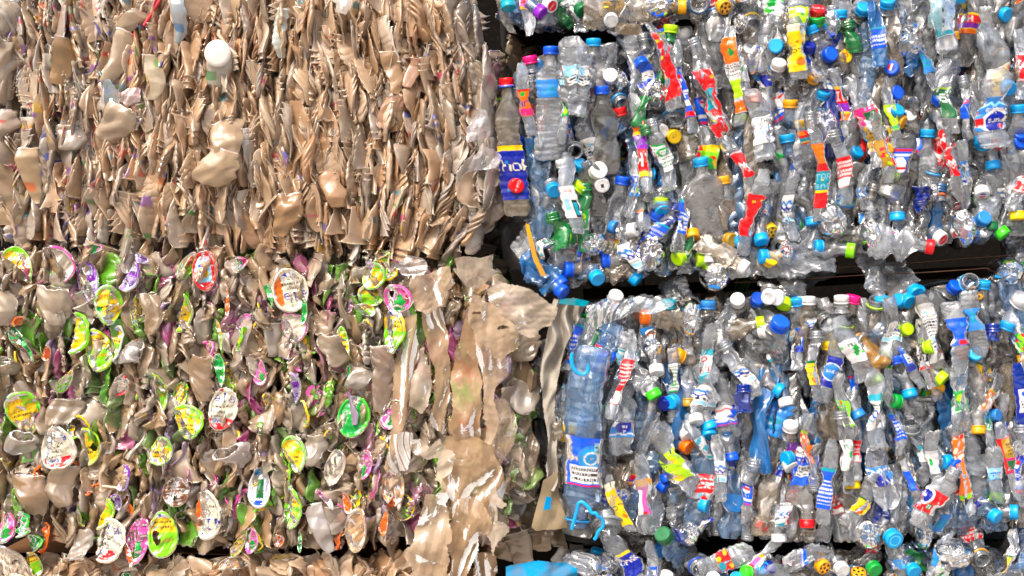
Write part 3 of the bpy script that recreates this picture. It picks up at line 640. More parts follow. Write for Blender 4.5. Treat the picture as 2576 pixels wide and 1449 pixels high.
# ------------------------------------------------------------------ upper left bale: flattened tan cups
rngA = np.random.default_rng(5)
TAN = [h2l(x) for x in ('f2d2ae', 'eac298', 'f4dabc', 'e6b688', 'f0d2b2', 'eeC8a2', 'f6e2cc', 'e8c6a2', 'f0cfae')]
PALE = [h2l(x) for x in ('ecdccc', 'e0cfc0', 'f0e6da', 'e2ceb8', 'dccabc', 'ead4bc')]
PRINT = [CC['tl'], CC['gn'], CC['rd'], CC['bl'], CC['or'], CC['mg'], CC['ye'], CC['pu']]
def leanA(u, v):
    a = 90 + 5 * math.sin(u / 130 + v / 210) + 8 * math.cos(v / 38 + u * .9)
    if u > 880: a -= 22 * min(1, (u - 880) / 200) * min(1, max(0, (v - 380) / 160))
    if u > 1080 and v < 380: a += 8
    return a
def cup_for_A(rng, u, v, big=1.0):
    grey = max(0, 1 - u / 420) if v < 9999 else 0; edge = max(0, (u - 1090) / 120)
    pal = PALE if rng.random() < max(grey * .75, edge) + .06 else TAN
    col = pal[rng.integers(len(pal))] * rng.uniform(.8, 1.12)
    st = None
    if rng.random() < (.55 if u < 400 else .14): st = [PRINT[rng.integers(len(PRINT))] for _ in range(rng.integers(2, 5))]
    H = rng.uniform(.045, .085) * big; rt = rng.uniform(.016, .031) * big
    ribs = rng.random() < .14
    g = cup_geo(rng, H=H, rt=rt, rb=rt * rng.uniform(.25, .75), flat=rng.uniform(.12, .34), cr=rng.uniform(.002, .005), ribs=ribs, col=col, fl=rng.uniform(.02, .05),
                lip=rng.random() < .75, stain=st, bend=rng.uniform(.002, .012), nest=int(rng.integers(0, 3)), nth=26, nt=18, botdisc=rng.random() < .7)
    w = 'narrow' if rt < .024 else 'wide'
    pl = 'pale' if pal is PALE else 'tan'
    return g, f"{pl} {'ribbed' if ribs else 'flattened'} {w} cup" + (' with print' if st else ''), H, rt
cells = []
u = -50.0
while u < 1265:
    v = -60 + rngA.uniform(-40, 40)
    while v < 650:
        uw = u + 7 * math.sin(v / 38 + u * .9)
        if inside(uw, v, BAL['A']): cells.append((uw, v))
        v += rngA.uniform(34, 60)
    u += rngA.uniform(9, 14)
rngA.shuffle(cells); print('cup cells', len(cells))
def place_cup(rng, g, u, v, y, ang, yaw, lean, label, name='crushed_cup', mat=None, zone='A'):
    M = frame(u, v, y, ang, lean) @ Matrix.Rotation(yaw, 4, 'Z')
    o = link(name, g.mesh(name, mat or M_CUP), M=M, category='cup'); ITEMS.append((o, label, u, v, zone)); return o
heroA = [(560, 145, 62), (575, 400, 90), (845, 475, 50), (300, 250, 70)]
big = Geo(); nA = 0
made = [(u, v) + cup_for_A(rngA, u, v) for u, v in cells if fits(BAL['A'], u, v, 90, .045, 0)]
made.sort(key=lambda m: -m[4] * m[5] * (0 < m[0] and 0 < m[1]))
for (u, v, g, lk_, H, rt) in made:
    y = depth_at(u, v, BAL['A'], 60, .08) + rngA.uniform(-.012, .014)
    ang = leanA(u, v) + rngA.normal(0, 4.5) + (180 if rngA.random() < .5 else 0)
    yaw = math.pi / 2 + rngA.normal(0, .45) if rngA.random() < .92 else rngA.uniform(0, 3.1)
    lean = rngA.normal(0, 5)
    if nA < 292: place_cup(rngA, g, u, v, y - .008, ang, yaw, lean, lk_); nA += 1
    else: big.merge(g, frame(u, v, y + .002, ang, lean) @ Matrix.Rotation(yaw, 4, 'Z'))
for _ in range(900):        # deeper layer
    u, v = rngA.uniform(-60, 1250), rngA.uniform(-60, 640)
    if not fits(BAL['A'], u, v, 90, .06, 4): continue
    g, lk_, H, rt = cup_for_A(rngA, u, v, 1.15); y = depth_at(u, v, BAL['A'], 60, .06) + rngA.uniform(.016, .05)
    big.merge(g, frame(u, v, y, leanA(u, v) + rngA.normal(0, 8), rngA.normal(0, 8)) @ Matrix.Rotation(math.pi / 2 + rngA.normal(0, .5), 4, 'Z'))
o = link('pressed_cups', big.mesh('pressed_cups', M_CUP), kind='stuff', category='crushed cups'); o['label'] = 'mass of flattened tan cups packed behind the front ones in the upper left bale'

def hero_cup(u, v, ang, face, yaw, H, rt, rb, flat, col, label, y=-.03, cr=.004, leaf=.45, mat=None, stain=None, ribs=False, name='crushed_cup', nest=0, rimcol=None, short=None, cat='cup', seed=1, fl=.04, lip=True):
    r = np.random.default_rng(seed + int(u * 7 + v)); rt *= .8; rb *= .8; cr = cr * 1.45; g = cup_geo(r, leaf=leaf, H=H, rt=rt, rb=rb, flat=flat, cr=cr, col=h2l(col) if isinstance(col, str) else col, stain=stain, ribs=ribs, nth=48, nt=34, nest=nest, rimcol=rimcol, fl=fl, lip=lip)
    o = link(name, g.mesh(name, mat or M_CUP), M=frame(u, v, y, ang, face) @ Matrix.Rotation(yaw, 4, 'Z'), category=cat); o['label'] = label
    if short: LAND.append((short, u, v))
    return o
hero_cup(566, 188, -78, -38, .2, .085, .02, .031, .72, 'e4e0d4', 'tan printed cup with white round base turned to the viewer', y=-.03, cr=.002, stain=[CC['gn'], CC['or']], short='the white round cup base')
g = Geo(); rr = np.linspace(1, 0, 8); th = np.linspace(0, 2 * math.pi, 48, endpoint=False); TH, RR = np.meshgrid(th, rr)
g.add(np.stack([RR * .026 * np.cos(TH), .004 * RR ** 6 - .0025 * np.exp(-((RR - .8) / .06) ** 2) + .002 * RR ** 2, RR * .027 * np.sin(TH)], -1), grid_faces(8, 48, True), h2l('dedad2'))
o = link('cup_lid', g.mesh('cup_lid', M_LID), M=Matrix.Translation(P(562, 146, -.066)), category='lid'); o['label'] = 'bright white round disc on the cup in the upper left bale'
hero_cup(585, 360, 112, -12, .3, .085, .036, .022, .45, 'd2b490', 'large tan cup lying across the upper left bale, above the rounded one', y=-.05, cr=.004, short='the large tan open cup')
hero_cup(560, 425, 70, 14, .1, .08, .03, .04, .5, 'dcc09c', 'large tan cup with a rounded rim, just under the other large cup', y=-.055, cr=.003, short='the large rounded tan cup')
hero_cup(728, 542, 92, 8, .1, .082, .027, .022, .5, 'cda070', 'bulging tan cup near the bottom middle of the upper left bale', y=-.04, cr=.005, short='the bulging tan cup')
hero_cup(845, 480, 90, 0, .05, .07, .021, .019, .4, 'cc9e6e', 'flat faced tan cup with a pink pointed top', y=-.04, cr=.002, short='the flat faced tan cup', lip=False)
hero_cup(990, 190, 92, 0, .3, .085, .02, .012, .4, 'd0a678', 'smooth rounded tan cup in the upper right of the cup bale', y=-.04, cr=.003, short='the smooth rounded tan cup')
hero_cup(12, 180, 90, 0, 1.0, .12, .05, .04, .6, 'e0cdb4', 'big bulging pale cup cut by the left picture edge, upper', y=-.03, cr=.006, short='the big pale cup at left edge')
hero_cup(6, 60, 90, 0, .4, .08, .05, .04, .6, 'd4c4b0', 'big pale cup at the top left corner', y=-.03, cr=.006)
hero_cup(8, 470, 90, 0, .4, .15, .05, .045, .5, 'c8aa86', 'tall tan cup cut by the left picture edge, lower', y=-.02, cr=.006, short='the tall tan cup at left edge')
hero_cup(4, 330, 90, 0, .4, .08, .042, .04, .5, 'dcc8b4', 'reddish stained cup cut by the left picture edge', y=-.03, cr=.004, stain=[CC['rd']])
hero_cup(165, 160, 78, 0, .6, .095, .026, .018, .4, 'c8a070', 'large leaf shaped tan cup near the left edge', y=-.035, cr=.003, short='the leaf shaped tan cup')
hero_cup(300, 315, 60, 10, .3, .08, .034, .026, .5, 'dcc4a8', 'pale tan cup with a bag scrap above it', y=-.04, cr=.004, short='the pale cup under blue film')
hero_cup(392, 200, 87, 0, .3, .09, .02, .015, .35, 'ead8b8', 'pale tube shaped cup with green and pink print', y=-.035, cr=.002, stain=[CC['lg'], CC['mg'], CC['ye']], short='the printed tube shaped cup')
hero_cup(185, 350, 90, 0, .2, .05, .026, .026, .55, 'd8c4ae', 'rounded translucent cup with a thick pale rim', y=-.03, cr=.002, mat=M_TUB)
hero_cup(95, 445, 92, 0, .3, .11, .024, .01, .35, 'd8b890', 'long pointed pale tan cup near the left edge', y=-.035, cr=.002, stain=[CC['or']])
hero_cup(305, 150, 66, 0, .5, .11, .022, .014, .6, 'dcc4a6', 'long pale tan rolled cup leaning to the right', y=-.04, cr=.003, short='the long rolled cup')
hero_cup(340, 60, 70, 0, .3, .05, .022, .02, .5, 'd8c0a2', 'short rounded tan cup beside the red straw', y=-.03, cr=.003)
hero_cup(458, 60, 84, 0, .3, .09, .018, .008, .5, 'd6e4ee', 'slim pale blue printed cup near the top', y=-.04, cr=.003, stain=[CC['lb']], mat=M_TUB, short='the slim pale blue cup')
hero_cup(715, 90, 92, 0, .4, .1, .014, .01, .5, 'ccd4cc', 'slim greenish ribbed cup at the top', y=-.03, cr=.002, ribs=True)
hero_cup(985, 285, 86, 0, .2, .07, .02, .018, .3, 'd8a888', 'tan cup with a magenta print patch', y=-.035, cr=.003, stain=[CC['mg'], CC['ye']])
hero_cup(1040, 190, 88, 0, .2, .06, .014, .012, .4, 'd8a888', 'small tan cup with purple printed top', y=-.035, cr=.003, stain=[CC['pu']])
for (u, v, H, r_, an) in ((1205, 90, .1, .026, 100), (1228, 190, .1, .03, 95), (1190, 230, .1, .022, 80), (1218, 300, .12, .028, 88), (1236, 410, .08, .03, 80), (1232, 470, .09, .03, 70), (1200, 500, .1, .028, 80), (1190, 590, .08, .026, 75), (1170, 140, .12, .024, 92), (1165, 60, .1, .024, 90), (1150, 10, .08, .028, 80)):
    hero_cup(u, v, an, 0, rngA.uniform(.5, 1.5), H, r_, r_ * .7, .3, 'f0e2d4', 'clear cup bulging at the right edge of the cup bale', y=.0 + rngA.uniform(-.02, .02), cr=.003, leaf=.7, mat=M_TUB, nest=1, ribs=bool(rngA.random() < .5))
# re-describe those edge cups one by one
_edge = [o for o in COL.objects if o.get('label') == 'clear cup bulging at the right edge of the cup bale']
for o in _edge: ITEMS.append((o, 'clear bulging cup', 1288 + o.location.x / S, 724.5 - (o.location.z - ZC) / S, 'A'))
def straw(u0, v0, u1, v1, col, label, r=.0028, y=-.04):
    a, b = P(u0, v0, y), P(u1, v1, y + .01); o = link('drinking_straw', tube([Vector((0, 0, 0)), (b - a) * .5 + Vector((.001, 0, 0)), b - a], r, h2l(col), 12).mesh('drinking_straw', M_CAP), M=Matrix.Translation(a), category='straw'); o['label'] = label
straw(374, 74, 418, -6, 'd0222a', 'red drinking straw in the dark hollow at the top left', .0034)
straw(270, 1216, 318, 1224, 'd8c8b0', 'short beige straw across the purple tub', .0026)
straw(120, 1174, 175, 1178, 'd8c0a0', 'beige straw under the red and white tub', .003)
# ------------------------------------------------------------------ film scraps in the upper left bale
make_sheet(rngA, 'film_scrap', [(272, 215), (292, 208), (316, 240), (318, 262), (300, 300), (272, 300), (266, 262)], h2l('bcd8e8'), M_BAG, 'crumpled blue printed film scrap in the upper left bale', y=-.05, pleat=.014, cr=.012, spots=[('bl', 282, 235, 16), ('gn', 296, 252, 10), ('or', 300, 276, 12), ('lb', 275, 260, 16), ('wh', 305, 235, 12)], step=1.5)
make_sheet(rngA, 'film_scrap', [(318, 238), (334, 230), (366, 232), (368, 256), (340, 276), (318, 262)], h2l('e8c8c8'), M_BAG, 'small pink and orange film scrap next to the blue one', y=-.05, pleat=.012, cr=.012, spots=[('or', 330, 236, 10), ('mg', 355, 245, 9), ('rd', 340, 250, 6)], step=1.5)
make_sheet(rngA, 'film_scrap', [(832, -10), (895, -10), (894, 30), (880, 52), (850, 40), (858, 20), (830, 8)], h2l('f0ece6'), M_SHEET, 'bright white film scrap at the top of the cup bale', y=-.055, pleat=.01, cr=.008, step=1.5)
make_sheet(rngA, 'film_scrap', [(1170, 445), (1215, 375), (1262, 398), (1250, 420), (1190, 440)], h2l('d8d4dc'), M_BAG, 'silvery film with pink and yellow print at the right edge of the cup bale', y=-.05, pleat=.02, pang=50, cr=.01, spots=[('mg', 1240, 390, 10), ('ye', 1225, 385, 8)], step=1.5)
make_sheet(rngA, 'film_scrap', [(1200, 285), (1222, 290), (1232, 330), (1228, 352), (1180, 372), (1180, 330)], h2l('d8d2dc'), M_BAG, 'silvery printed film flap on the right edge of the cup bale', y=-.06, pleat=.01, pang=60, cr=.012, spots=[('mg', 1222, 345, 8), ('ye', 1216, 350, 8)], step=1.5)
make_sheet(rngA, 'film_scrap', [(1010, 655), (1030, 640), (1068, 655), (1082, 680), (1070, 700), (1020, 690), (985, 655)], h2l('e8dcd8'), M_BAG, 'purple and yellow printed film pouch on top of the tub bale', y=-.07, pleat=.02, pang=10, cr=.012, spots=[('pu', 1028, 650, 9), ('ye', 1014, 655, 8), ('mg', 1046, 670, 9), ('or', 1060, 668, 7)], step=1.5)

# ------------------------------------------------------------------ lower left bale: clear tubs with printed lids
rngB = np.random.default_rng(9)
TUB = [h2l(x) for x in ('f2dabc', 'f4dec4', 'eaceac', 'f2e0cc', 'e8c49a', 'f4e4d4', 'eed4b6', 'f0cca2')]
RIM = [CC['lm'], CC['pk'], CC['gn'], CC['or'], CC['ye'], CC['pk'], CC['lm'], CC['pl']]
def tub_geo(rng, s=1.0):
    col = TUB[rng.integers(len(TUB))] * rng.uniform(.8, 1.1); st = None; rim = None; word = 'cloudy'
    q = rng.random()
    if q < .2: col = [CC['pk'], CC['lm'], h2l('f0a8c8'), h2l('b0e080'), h2l('e0c0ee'), h2l('f8c890'), CC['lm']][rng.integers(7)] * .9 + .04; word = 'tinted'
    elif q < .58: rim = RIM[rng.integers(len(RIM))]; word = 'coloured rim'
    elif q < .68: st = [RIM[rng.integers(len(RIM))]]; word = 'stained'
    H = rng.uniform(.038, .075) * s; rt = rng.uniform(.016, .03) * s
    g = cup_geo(rng, H=H, rt=rt, rb=rt * rng.uniform(.45, .8), flat=rng.uniform(.12, .45), cr=rng.uniform(.004, .009), col=col, fl=rng.uniform(.018, .04), lip=rng.random() < .8,
                stain=st, bend=rng.uniform(.002, .012), nest=int(rng.random() < .3), nth=30, nt=20, rimcol=rim)
    return g, word
cells = []; u = -50.0
while u < 1300:
    v = 610 + rngB.uniform(-30, 30)
    while v < 1400:
        if inside(u, v, BAL['B']): cells.append((u, v))
        v += rngB.uniform(34, 58)
    u += rngB.uniform(15, 25)
rngB.shuffle(cells); big = Geo(); nB = 0; cells = [c for c in cells if fits(BAL['B'], c[0], c[1], 90, .042, 0)]
made = [(u, v) + tub_geo(rngB) for u, v in cells]; made.sort(key=lambda m: -np.ptp(m[2].v[0][:, 0]) * np.ptp(m[2].v[0][:, 2]) * (0 < m[0]))
print('tub cells', len(cells))
for (u, v, g, w) in made:
    y = depth_at(u, v, BAL['B'], 45, .07) + rngB.uniform(-.018, .014) + (.03 if u > 1050 else 0)
    ang = 90 + rngB.normal(0, 15) + (180 if rngB.random() < .5 else 0); lean = rngB.normal(0, 16); yaw = rngB.normal(1.35, .5)
    if nB < 295: place_cup(rngB, g, u, v, y, ang, yaw, lean, f"{w} crushed tub", 'crushed_tub', M_TUB, 'B').__setitem__('category', 'tub'); nB += 1
    else: big.merge(g, frame(u, v, y + .002, ang, lean) @ Matrix.Rotation(yaw, 4, 'Z'))
for _ in range(750):
    u, v = rngB.uniform(-60, 1340), rngB.uniform(610, 1400)
    if not fits(BAL['B'], u, v, 90, .045, 4): continue
    g, w = tub_geo(rngB, 1.15); y = depth_at(u, v, BAL['B'], 50, .05) + rngB.uniform(.03, .075)
    big.merge(g, frame(u, v, y, 90 + rngB.normal(0, 20), rngB.normal(0, 20)) @ Matrix.Rotation(rngB.normal(1.0, .7), 4, 'Z'))
o = link('pressed_tubs', big.mesh('pressed_tubs', M_TUB), kind='stuff', category='crushed tubs'); o['label'] = 'mass of crushed cloudy tubs packed behind the front ones in the lower left bale'
NLID = 0
def lid(t, w, h, ang, spec, label, fold=.5, ax=0.0, y=None, cr=.006, rimc=None, name='printed_lid', short=None, yaw=0.0, tilt=0.0, cat='lid'):
    """t = quarter-scale tile reading (i,j,zx,zy); w,h in the same reading"""
    global NLID
    NLID += 1; r = np.random.default_rng(100 + NLID); y = r.uniform(-.056, -.036) if y is None else y; yaw = yaw or r.normal(0, .25); tilt = tilt or r.normal(0, 10); fold = fold * 1.15 + .15; ax = ax or r.normal(0, .35); u, v = T(*t); s_ = S / 4
    g = lid_geo(r, w * s_ * 1.2, h * s_ * 1.08, LIDS[spec], fold=fold, cr=cr * .8, ax=ax, rimcol=None if rimc is None else CC[rimc], bite=r.uniform(.07, .14) if r.random() < .25 and w > 200 else 0)
    M = frame(u, v, y, 90 + ang, tilt) @ Matrix.Rotation(yaw, 4, 'Z')
    o = link(name, g.mesh(name, M_LID), M=M, category=cat); o['label'] = label
    LAND.append((short or 'the ' + ' '.join(label.split()[:5]), u, v)); return o
lid((0, 2, 770, 450), 320, 400, -20, 'gy', 'half moon green and yellow lid left of the punctured yellow lid', .9, ax=.2, rimc='lm', short='the half moon green lid')
lid((0, 2, 1175, 165), 270, 380, 8, 'gy', 'green and yellow lid with bar code at its foot, below the purple tub', .35, rimc='lm', short='the bar coded green lid')
lid((0, 2, 1840, 235), 270, 400, 8, 'gy', 'folded green lid with a bright green right rim, near the tan strip', .9, rimc='lm', short='the green right rimmed lid')
lid((0, 2, 1020, 620), 290, 410, 12, 'yg', 'torn yellow lid with green foot and a dark hole', .4, rimc='yg', short='the torn yellow lid')
lid((0, 2, 300, 1225), 310, 400, 15, 'gy', 'round green and yellow lid near the left picture edge', .25, rimc='lm', short='the round lid at left')
lid((0, 2, 1600, 1035), 220, 390, 18, 'yg', 'narrow yellow lid with a green top, bent like a leaf', .8, rimc='yg', short='the leaf bent yellow lid')
lid((0, 2, 1905, 1335), 320, 350, 0, 'gy', 'wide round green lid with crumpled yellow centre', .3, rimc='lm', short='the wide crumpled green lid')
lid((0, 2, 1240, 975), 190, 260, -22, 'wr', 'small red and white lid folded double', .9, rimc='rd', short='the folded red white lid')
lid((0, 2, 2285, 1195), 260, 420, -8, 'wr', 'tall white tub with red foot and dark lettering', .3, short='the tall white red tub')
lid((0, 1, 905, 1405), 240, 430, 4, 'pu', 'purple and white tub with bar code on top', .35, short='the purple bar coded tub', tilt=-8)
lid((0, 1, 1350, 1330), 200, 300, -18, 'pu', 'lilac tub with dark lettering, right of the purple bar coded tub', .6, short='the lilac lettered tub')
lid((0, 2, 2228, 480), 120, 340, 6, 'yg', 'thin yellow lid seen edge on', 1.0, short='the thin yellow lid')
lid((0, 2, 730, 890), 150, 360, -5, 'yg', 'pointed yellow cone shaped lid', 1.0, short='the pointed yellow lid')
lid((0, 2, 2230, 820), 140, 330, 2, 'gnf', 'dark green and grey folded tub', .9, short='the dark green tub')
lid((0, 2, 1200, 560), 120, 380, -10, 'yg', 'slim yellow and white lid right of the torn yellow lid', 1.0, rimc='wh')
lid((0, 3, 640, 140), 330, 420, 10, 'wr', 'wide white lid with red rim and a torn dark gap', .35, rimc='cr', short='the wide white red lid')
lid((0, 1, 230, 1230), 250, 420, 20, 'gy', 'dark green lid at the top left of the tub bale', .6, rimc='lm', short='the top left green lid')
lid((0, 1, 2090, 1265), 230, 400, 6, 'rdm', 'red oval lid with blue and yellow print on the top edge of the tub bale', .3, rimc='rd', short='the red oval lid')
lid((0, 1, 1920, 1230), 170, 300, -28, 'yg', 'folded brown and yellow lid left of the red oval lid', .8)
lid((0, 1, 2390, 1220), 260, 150, 20, 'pk', 'flat pink tub lying sideways right of the red oval lid', .7, cat='tub')
lid((0, 1, 950, 1070), 240, 100, 10, 'pk', 'thin magenta lid on top of the tub bale', .8)
lid((0, 1, 1430, 1145), 220, 90, -20, 'pu', 'dark purple lid edge above the lilac lettered tub', .8)
lid((0, 3, 930, 130), 230, 370, 3, 'gy', 'narrow yellow lid with green right rim and bar code', .5, rimc='yg', short='the narrow yellow green lid')
lid((0, 3, 1635, 165), 240, 280, 0, 'gy', 'round green dish with yellow pleats', .4, rimc='lm', short='the pleated green dish', cr=.009)
lid((0, 3, 1270, 430), 160, 260, -8, 'pu', 'bright purple tub with green mark', .7, short='the bright purple tub', cr=.006)
lid((0, 3, 1235, 680), 110, 200, 0, 'pu', 'small purple tub below the bright purple one', .8)
lid((0, 3, 2110, 800), 290, 480, -2, 'wo', 'long orange and white oval lid with dark lettering', .25, rimc=None, short='the long orange white lid')
lid((0, 3, 1070, 790), 200, 320, -28, 'gy', 'crescent green yellow lid above the white red one', .9, rimc='yg', short='the crescent green lid')
lid((0, 3, 1120, 1045), 360, 420, -8, 'wr', 'round white and red tub with lettering near the bottom', .35, rimc='cr', short='the round white red tub')
lid((0, 3, 1420, 1060), 260, 440, -15, 'pk', 'crumpled pink tub near the bottom', .6, rimc='pk', short='the crumpled pink tub', cr=.009)
lid((0, 3, 1680, 1000), 270, 440, 3, 'yg', 'tall yellow lid with green foot near the bottom', .35, rimc='lm', short='the tall yellow lid')
lid((0, 3, 1330, 1180), 110, 300, 25, 'or', 'thin orange strip under the pink tub', 1.0)
lid((0, 3, 2440, 1040), 140, 380, -10, 'gy', 'narrow green orange lid near the pink rim', .9)
lid((0, 3, 2545, 1060), 150, 260, 0, 'pk', 'pink tub rim between the green lid and the blue edge', .5, cat='tub')
lid((0, 3, 1800, 570), 270, 280, 10, 'brown', 'crumpled brown paper square among the tubs', .3, cr=.008, short='the brown paper square', cat='paper')
lid((0, 3, 280, 890), 200, 260, -30, 'gnf', 'pleated dark green fan near the left edge', .5, cr=.012, short='the pleated green fan')
lid((0, 3, 360, 1090), 200, 180, 20, 'gnf', 'pale green scrap under the pleated fan', .4, cr=.01)
lid((0, 3, 90, 920), 240, 300, 0, 'pk', 'pale pink cloudy tub at the left edge', .4, cr=.006)
lid((1, 1, 1180, 1320), 240, 270, 0, 'gy', 'bright green lid top at the upper edge of the tub bale', .25, rimc='lm', short='the top bright green lid')
lid((1, 2, 1180, 75), 230, 220, 0, 'yg', 'yellow and orange lower half of the torn green lid', .3, short='the orange yellow half lid')
lid((1, 2, 1420, 115), 290, 290, 0, 'pk', 'round pink dish with green letters', .25, rimc='pk', short='the round pink dish', y=-.06)
lid((1, 2, 1368, 430), 270, 410, -8, 'yg', 'yellow green lid with pleats below the round pink dish', .3, rimc=None, short='the pleated yellow lid', cr=.007)
lid((1, 2, 385, 20), 330, 420, 10, 'wo', 'cream and orange lid with upside down lettering', .25, rimc='cr', short='the cream orange lid')
lid((1, 2, 380, 400), 280, 300, 15, 'clear', 'cloudy tub with a thick pink rim', .4, rimc='pk', short='the pink rimmed cloudy tub', cat='tub')
lid((1, 2, 1385, 1220), 200, 360, -22, 'pk', 'half folded magenta pink lid', .9, rimc='pk', short='the half folded pink lid')
lid((1, 2, 990, 1270), 300, 400, -8, 'gnf', 'large pale green lid with yellow scrap and torn gap', .3, rimc='lg', short='the large pale green lid')
lid((1, 2, 1220, 1315), 120, 300, 0, 'yg', 'thin olive lid right of the pale green one', .9)
lid((1, 2, 375, 1010), 180, 370, -5, 'pu', 'folded lilac and purple lid', .8, rimc='pl', short='the folded lilac lid')
lid((1, 2, 905, 560), 110, 360, 8, 'gy', 'thin green yellow strip of a lid', 1.0, short='the thin green strip')
lid((1, 2, 1110, 230), 240, 160, 15, 'yg', 'curled orange and yellow lid edge', .8)
lid((1, 2, 150, 90), 120, 260, 0, 'gnf', 'narrow dark green printed tub left of the cream lid', .7)
lid((1, 2, 500, 240), 90, 260, -5, 'gnf', 'dark green sliver under the cream lid', .9)
lid((1, 2, 965, 180), 60, 150, -15, 'pk', 'small magenta sliver in the tub bale', .8)
lid((1, 2, 60, 830), 130, 280, 10, 'pk', 'folded magenta lid at the middle of the tub bale', .9)
lid((1, 2, 950, 870), 60, 200, -5, 'gnf', 'curled bright green strip in the tub bale', .9)
lid((1, 2, 760, 930), 60, 280, -12, 'yg', 'slim yellow strip in the tub bale', 1.0)
lid((1, 3, 400, 215), 230, 390, 0, 'gy', 'green and yellow lid with white cup at its foot', .5, rimc='lm', short='the lower green yellow lid')
lid((1, 3, 55, 530), 210, 400, 0, 'bl', 'white and blue round plate with green badge', .3, rimc='wh', short='the white blue plate')
lid((1, 3, 350, 740), 230, 420, 0, 'yg', 'glossy yellow green lid with wavy centre', .5, rimc='lm', short='the glossy wavy lid', cr=.008)
lid((1, 3, 1375, 520), 270, 370, 0, 'tan', 'beige octagonal tub flap with a green left rim', .6, short='the beige octagonal flap')
lid((1, 3, 800, 340), 230, 350, -20, 'clear', 'pale crumpled film tub with yellow left edge', .5, short='the pale yellow edged tub', cr=.009)
lid((1, 3, 1290, 800), 110, 400, 4, 'or', 'thin curled orange strip', 1.0, short='the curled orange strip')
lid((1, 3, 1080, 310), 190, 290, -15, 'pk', 'magenta pink folded tub', .7, short='the magenta folded tub', cr=.009)
lid((1, 3, 730, 660), 120, 260, 30, 'pk', 'thin pink rimmed sliver', .9)
lid((1, 3, 930, 680), 90, 230, 20, 'or', 'dark orange sliver near the bottom of the tub bale', .9)
lid((1, 3, 240, 1070), 150, 130, 20, 'or', 'small red orange scrap near the bottom of the tub bale', .7)
lid((1, 3, 1015, 960), 210, 430, -8, 'tan', 'tan crumpled paper strip near the bottom of the tub bale', .3, cr=.007, short='the tan paper strip', cat='paper')
lid((1, 3, 470, 1050), 50, 230, 5, 'gnf', 'thin green printed sliver near the bottom', .8)
lid((0, 1, 620, 1230), 330, 380, 0, 'clear', 'large clear pinkish tub on the top edge of the tub bale', .5, rimc='pk', short='the large clear pinkish tub', cr=.009, cat='tub')
lid((0, 2, 250, 540), 120, 420, 20, 'gnf', 'curved green rim strip near the left edge', 1.0)
lid((0, 2, 330, 600), 90, 320, 25, 'gnf', 'second curved green rim strip near the left edge', 1.0)
lid((0, 2, 20, 590), 60, 240, 0, 'or', 'orange sliver at the left picture edge', .8)
lid((0, 2, 540, 640), 90, 180, 10, 'or', 'orange sliver under the half moon green lid', .8)
lid((0, 2, 2310, 120), 60, 330, 5, 'or', 'thin orange sliver near the thin yellow lid', 1.0)
for (t, H, rt, an, fc, col, nm, sh) in (((0, 2, 610, 170), .07, .036, 80, 10, 'e0cdb4', 'large smooth bulging clear tub above the half moon lid', 'the large bulging tub'), ((0, 2, 1560, 250), .08, .022, 92, 0, 'd0b088', 'long folded tan strip of plastic in the tub bale', 'the long tan strip'),
    ((0, 2, 2080, 900), .085, .026, 80, 0, 'c8a47a', 'long crinkled tan tub left of the red and white tub', 'the crinkled tan tub'), ((0, 3, 390, 600), .08, .034, 85, 0, 'c4a076', 'bulging amber stained tub near the left edge', 'the amber stained tub'),
    ((0, 3, 2370, 230), .05, .036, 90, 60, 'd8ccc8', 'round clear dish with speckles', 'the round speckled dish'), ((0, 3, 320, 90), .04, .034, 90, 60, 'ccc0b4', 'round clear tub base near the left edge', 'the round clear base'),
    ((0, 3, 870, 1100), .06, .022, -90, 20, 'dccfc0', 'small clear spoon shaped tub near the bottom', 'the spoon shaped tub'), ((1, 2, 800, 620), .06, .03, 90, 0, 'cbb69c', 'faceted tan tub in the middle of the tub bale', 'the faceted tan tub'),
    ((1, 2, 1270, 900), .13, .024, 95, 0, 'bca088', 'long twisted clear tub beside the film sheets', 'the long twisted tub'), ((1, 2, 1050, 900), .045, .024, 80, 0, 'd8ccc0', 'small clear measuring cup', 'the small clear cup'),
    ((1, 3, 600, 160), .06, .024, 90, 0, 'd4c4b0', 'clear cup with a white rim, mouth down', 'the white rimmed cup'), ((1, 3, 690, 930), .1, .02, 98, 0, 'e0d8d4', 'tall folded clear tub near the bottom', 'the tall folded tub'),
    ((1, 3, 800, 860), .055, .022, 90, 0, 'd4c4b4', 'rounded clear drop shaped tub', 'the drop shaped tub'), ((0, 2, 60, 200), .07, .032, 90, 0, 'dcc8ae', 'bulging pale tub at the left edge', None), ((0, 2, 100, 780), .05, .034, 90, 50, 'c8b8a0', 'round tub rim at the left edge', None),
    ((0, 2, 690, 1230), .05, .036, 90, 0, 'ccb89c', 'clear tub with green wavy rim', None), ((0, 3, 700, 520), .08, .03, 90, 0, 'c0a484', 'oval cloudy tub left of the purple tub', None), ((0, 2, 1380, 640), .04, .022, -90, 0, 'a8a09c', 'small grey cup, mouth down', None)):
    u, v = T(*t); hero_cup(u, v, an, fc, .2, H, rt, rt * .7, .5, col, nm, y=-.04, cr=.005, mat=M_TUB, name='crushed_tub', short=sh, cat='tub')

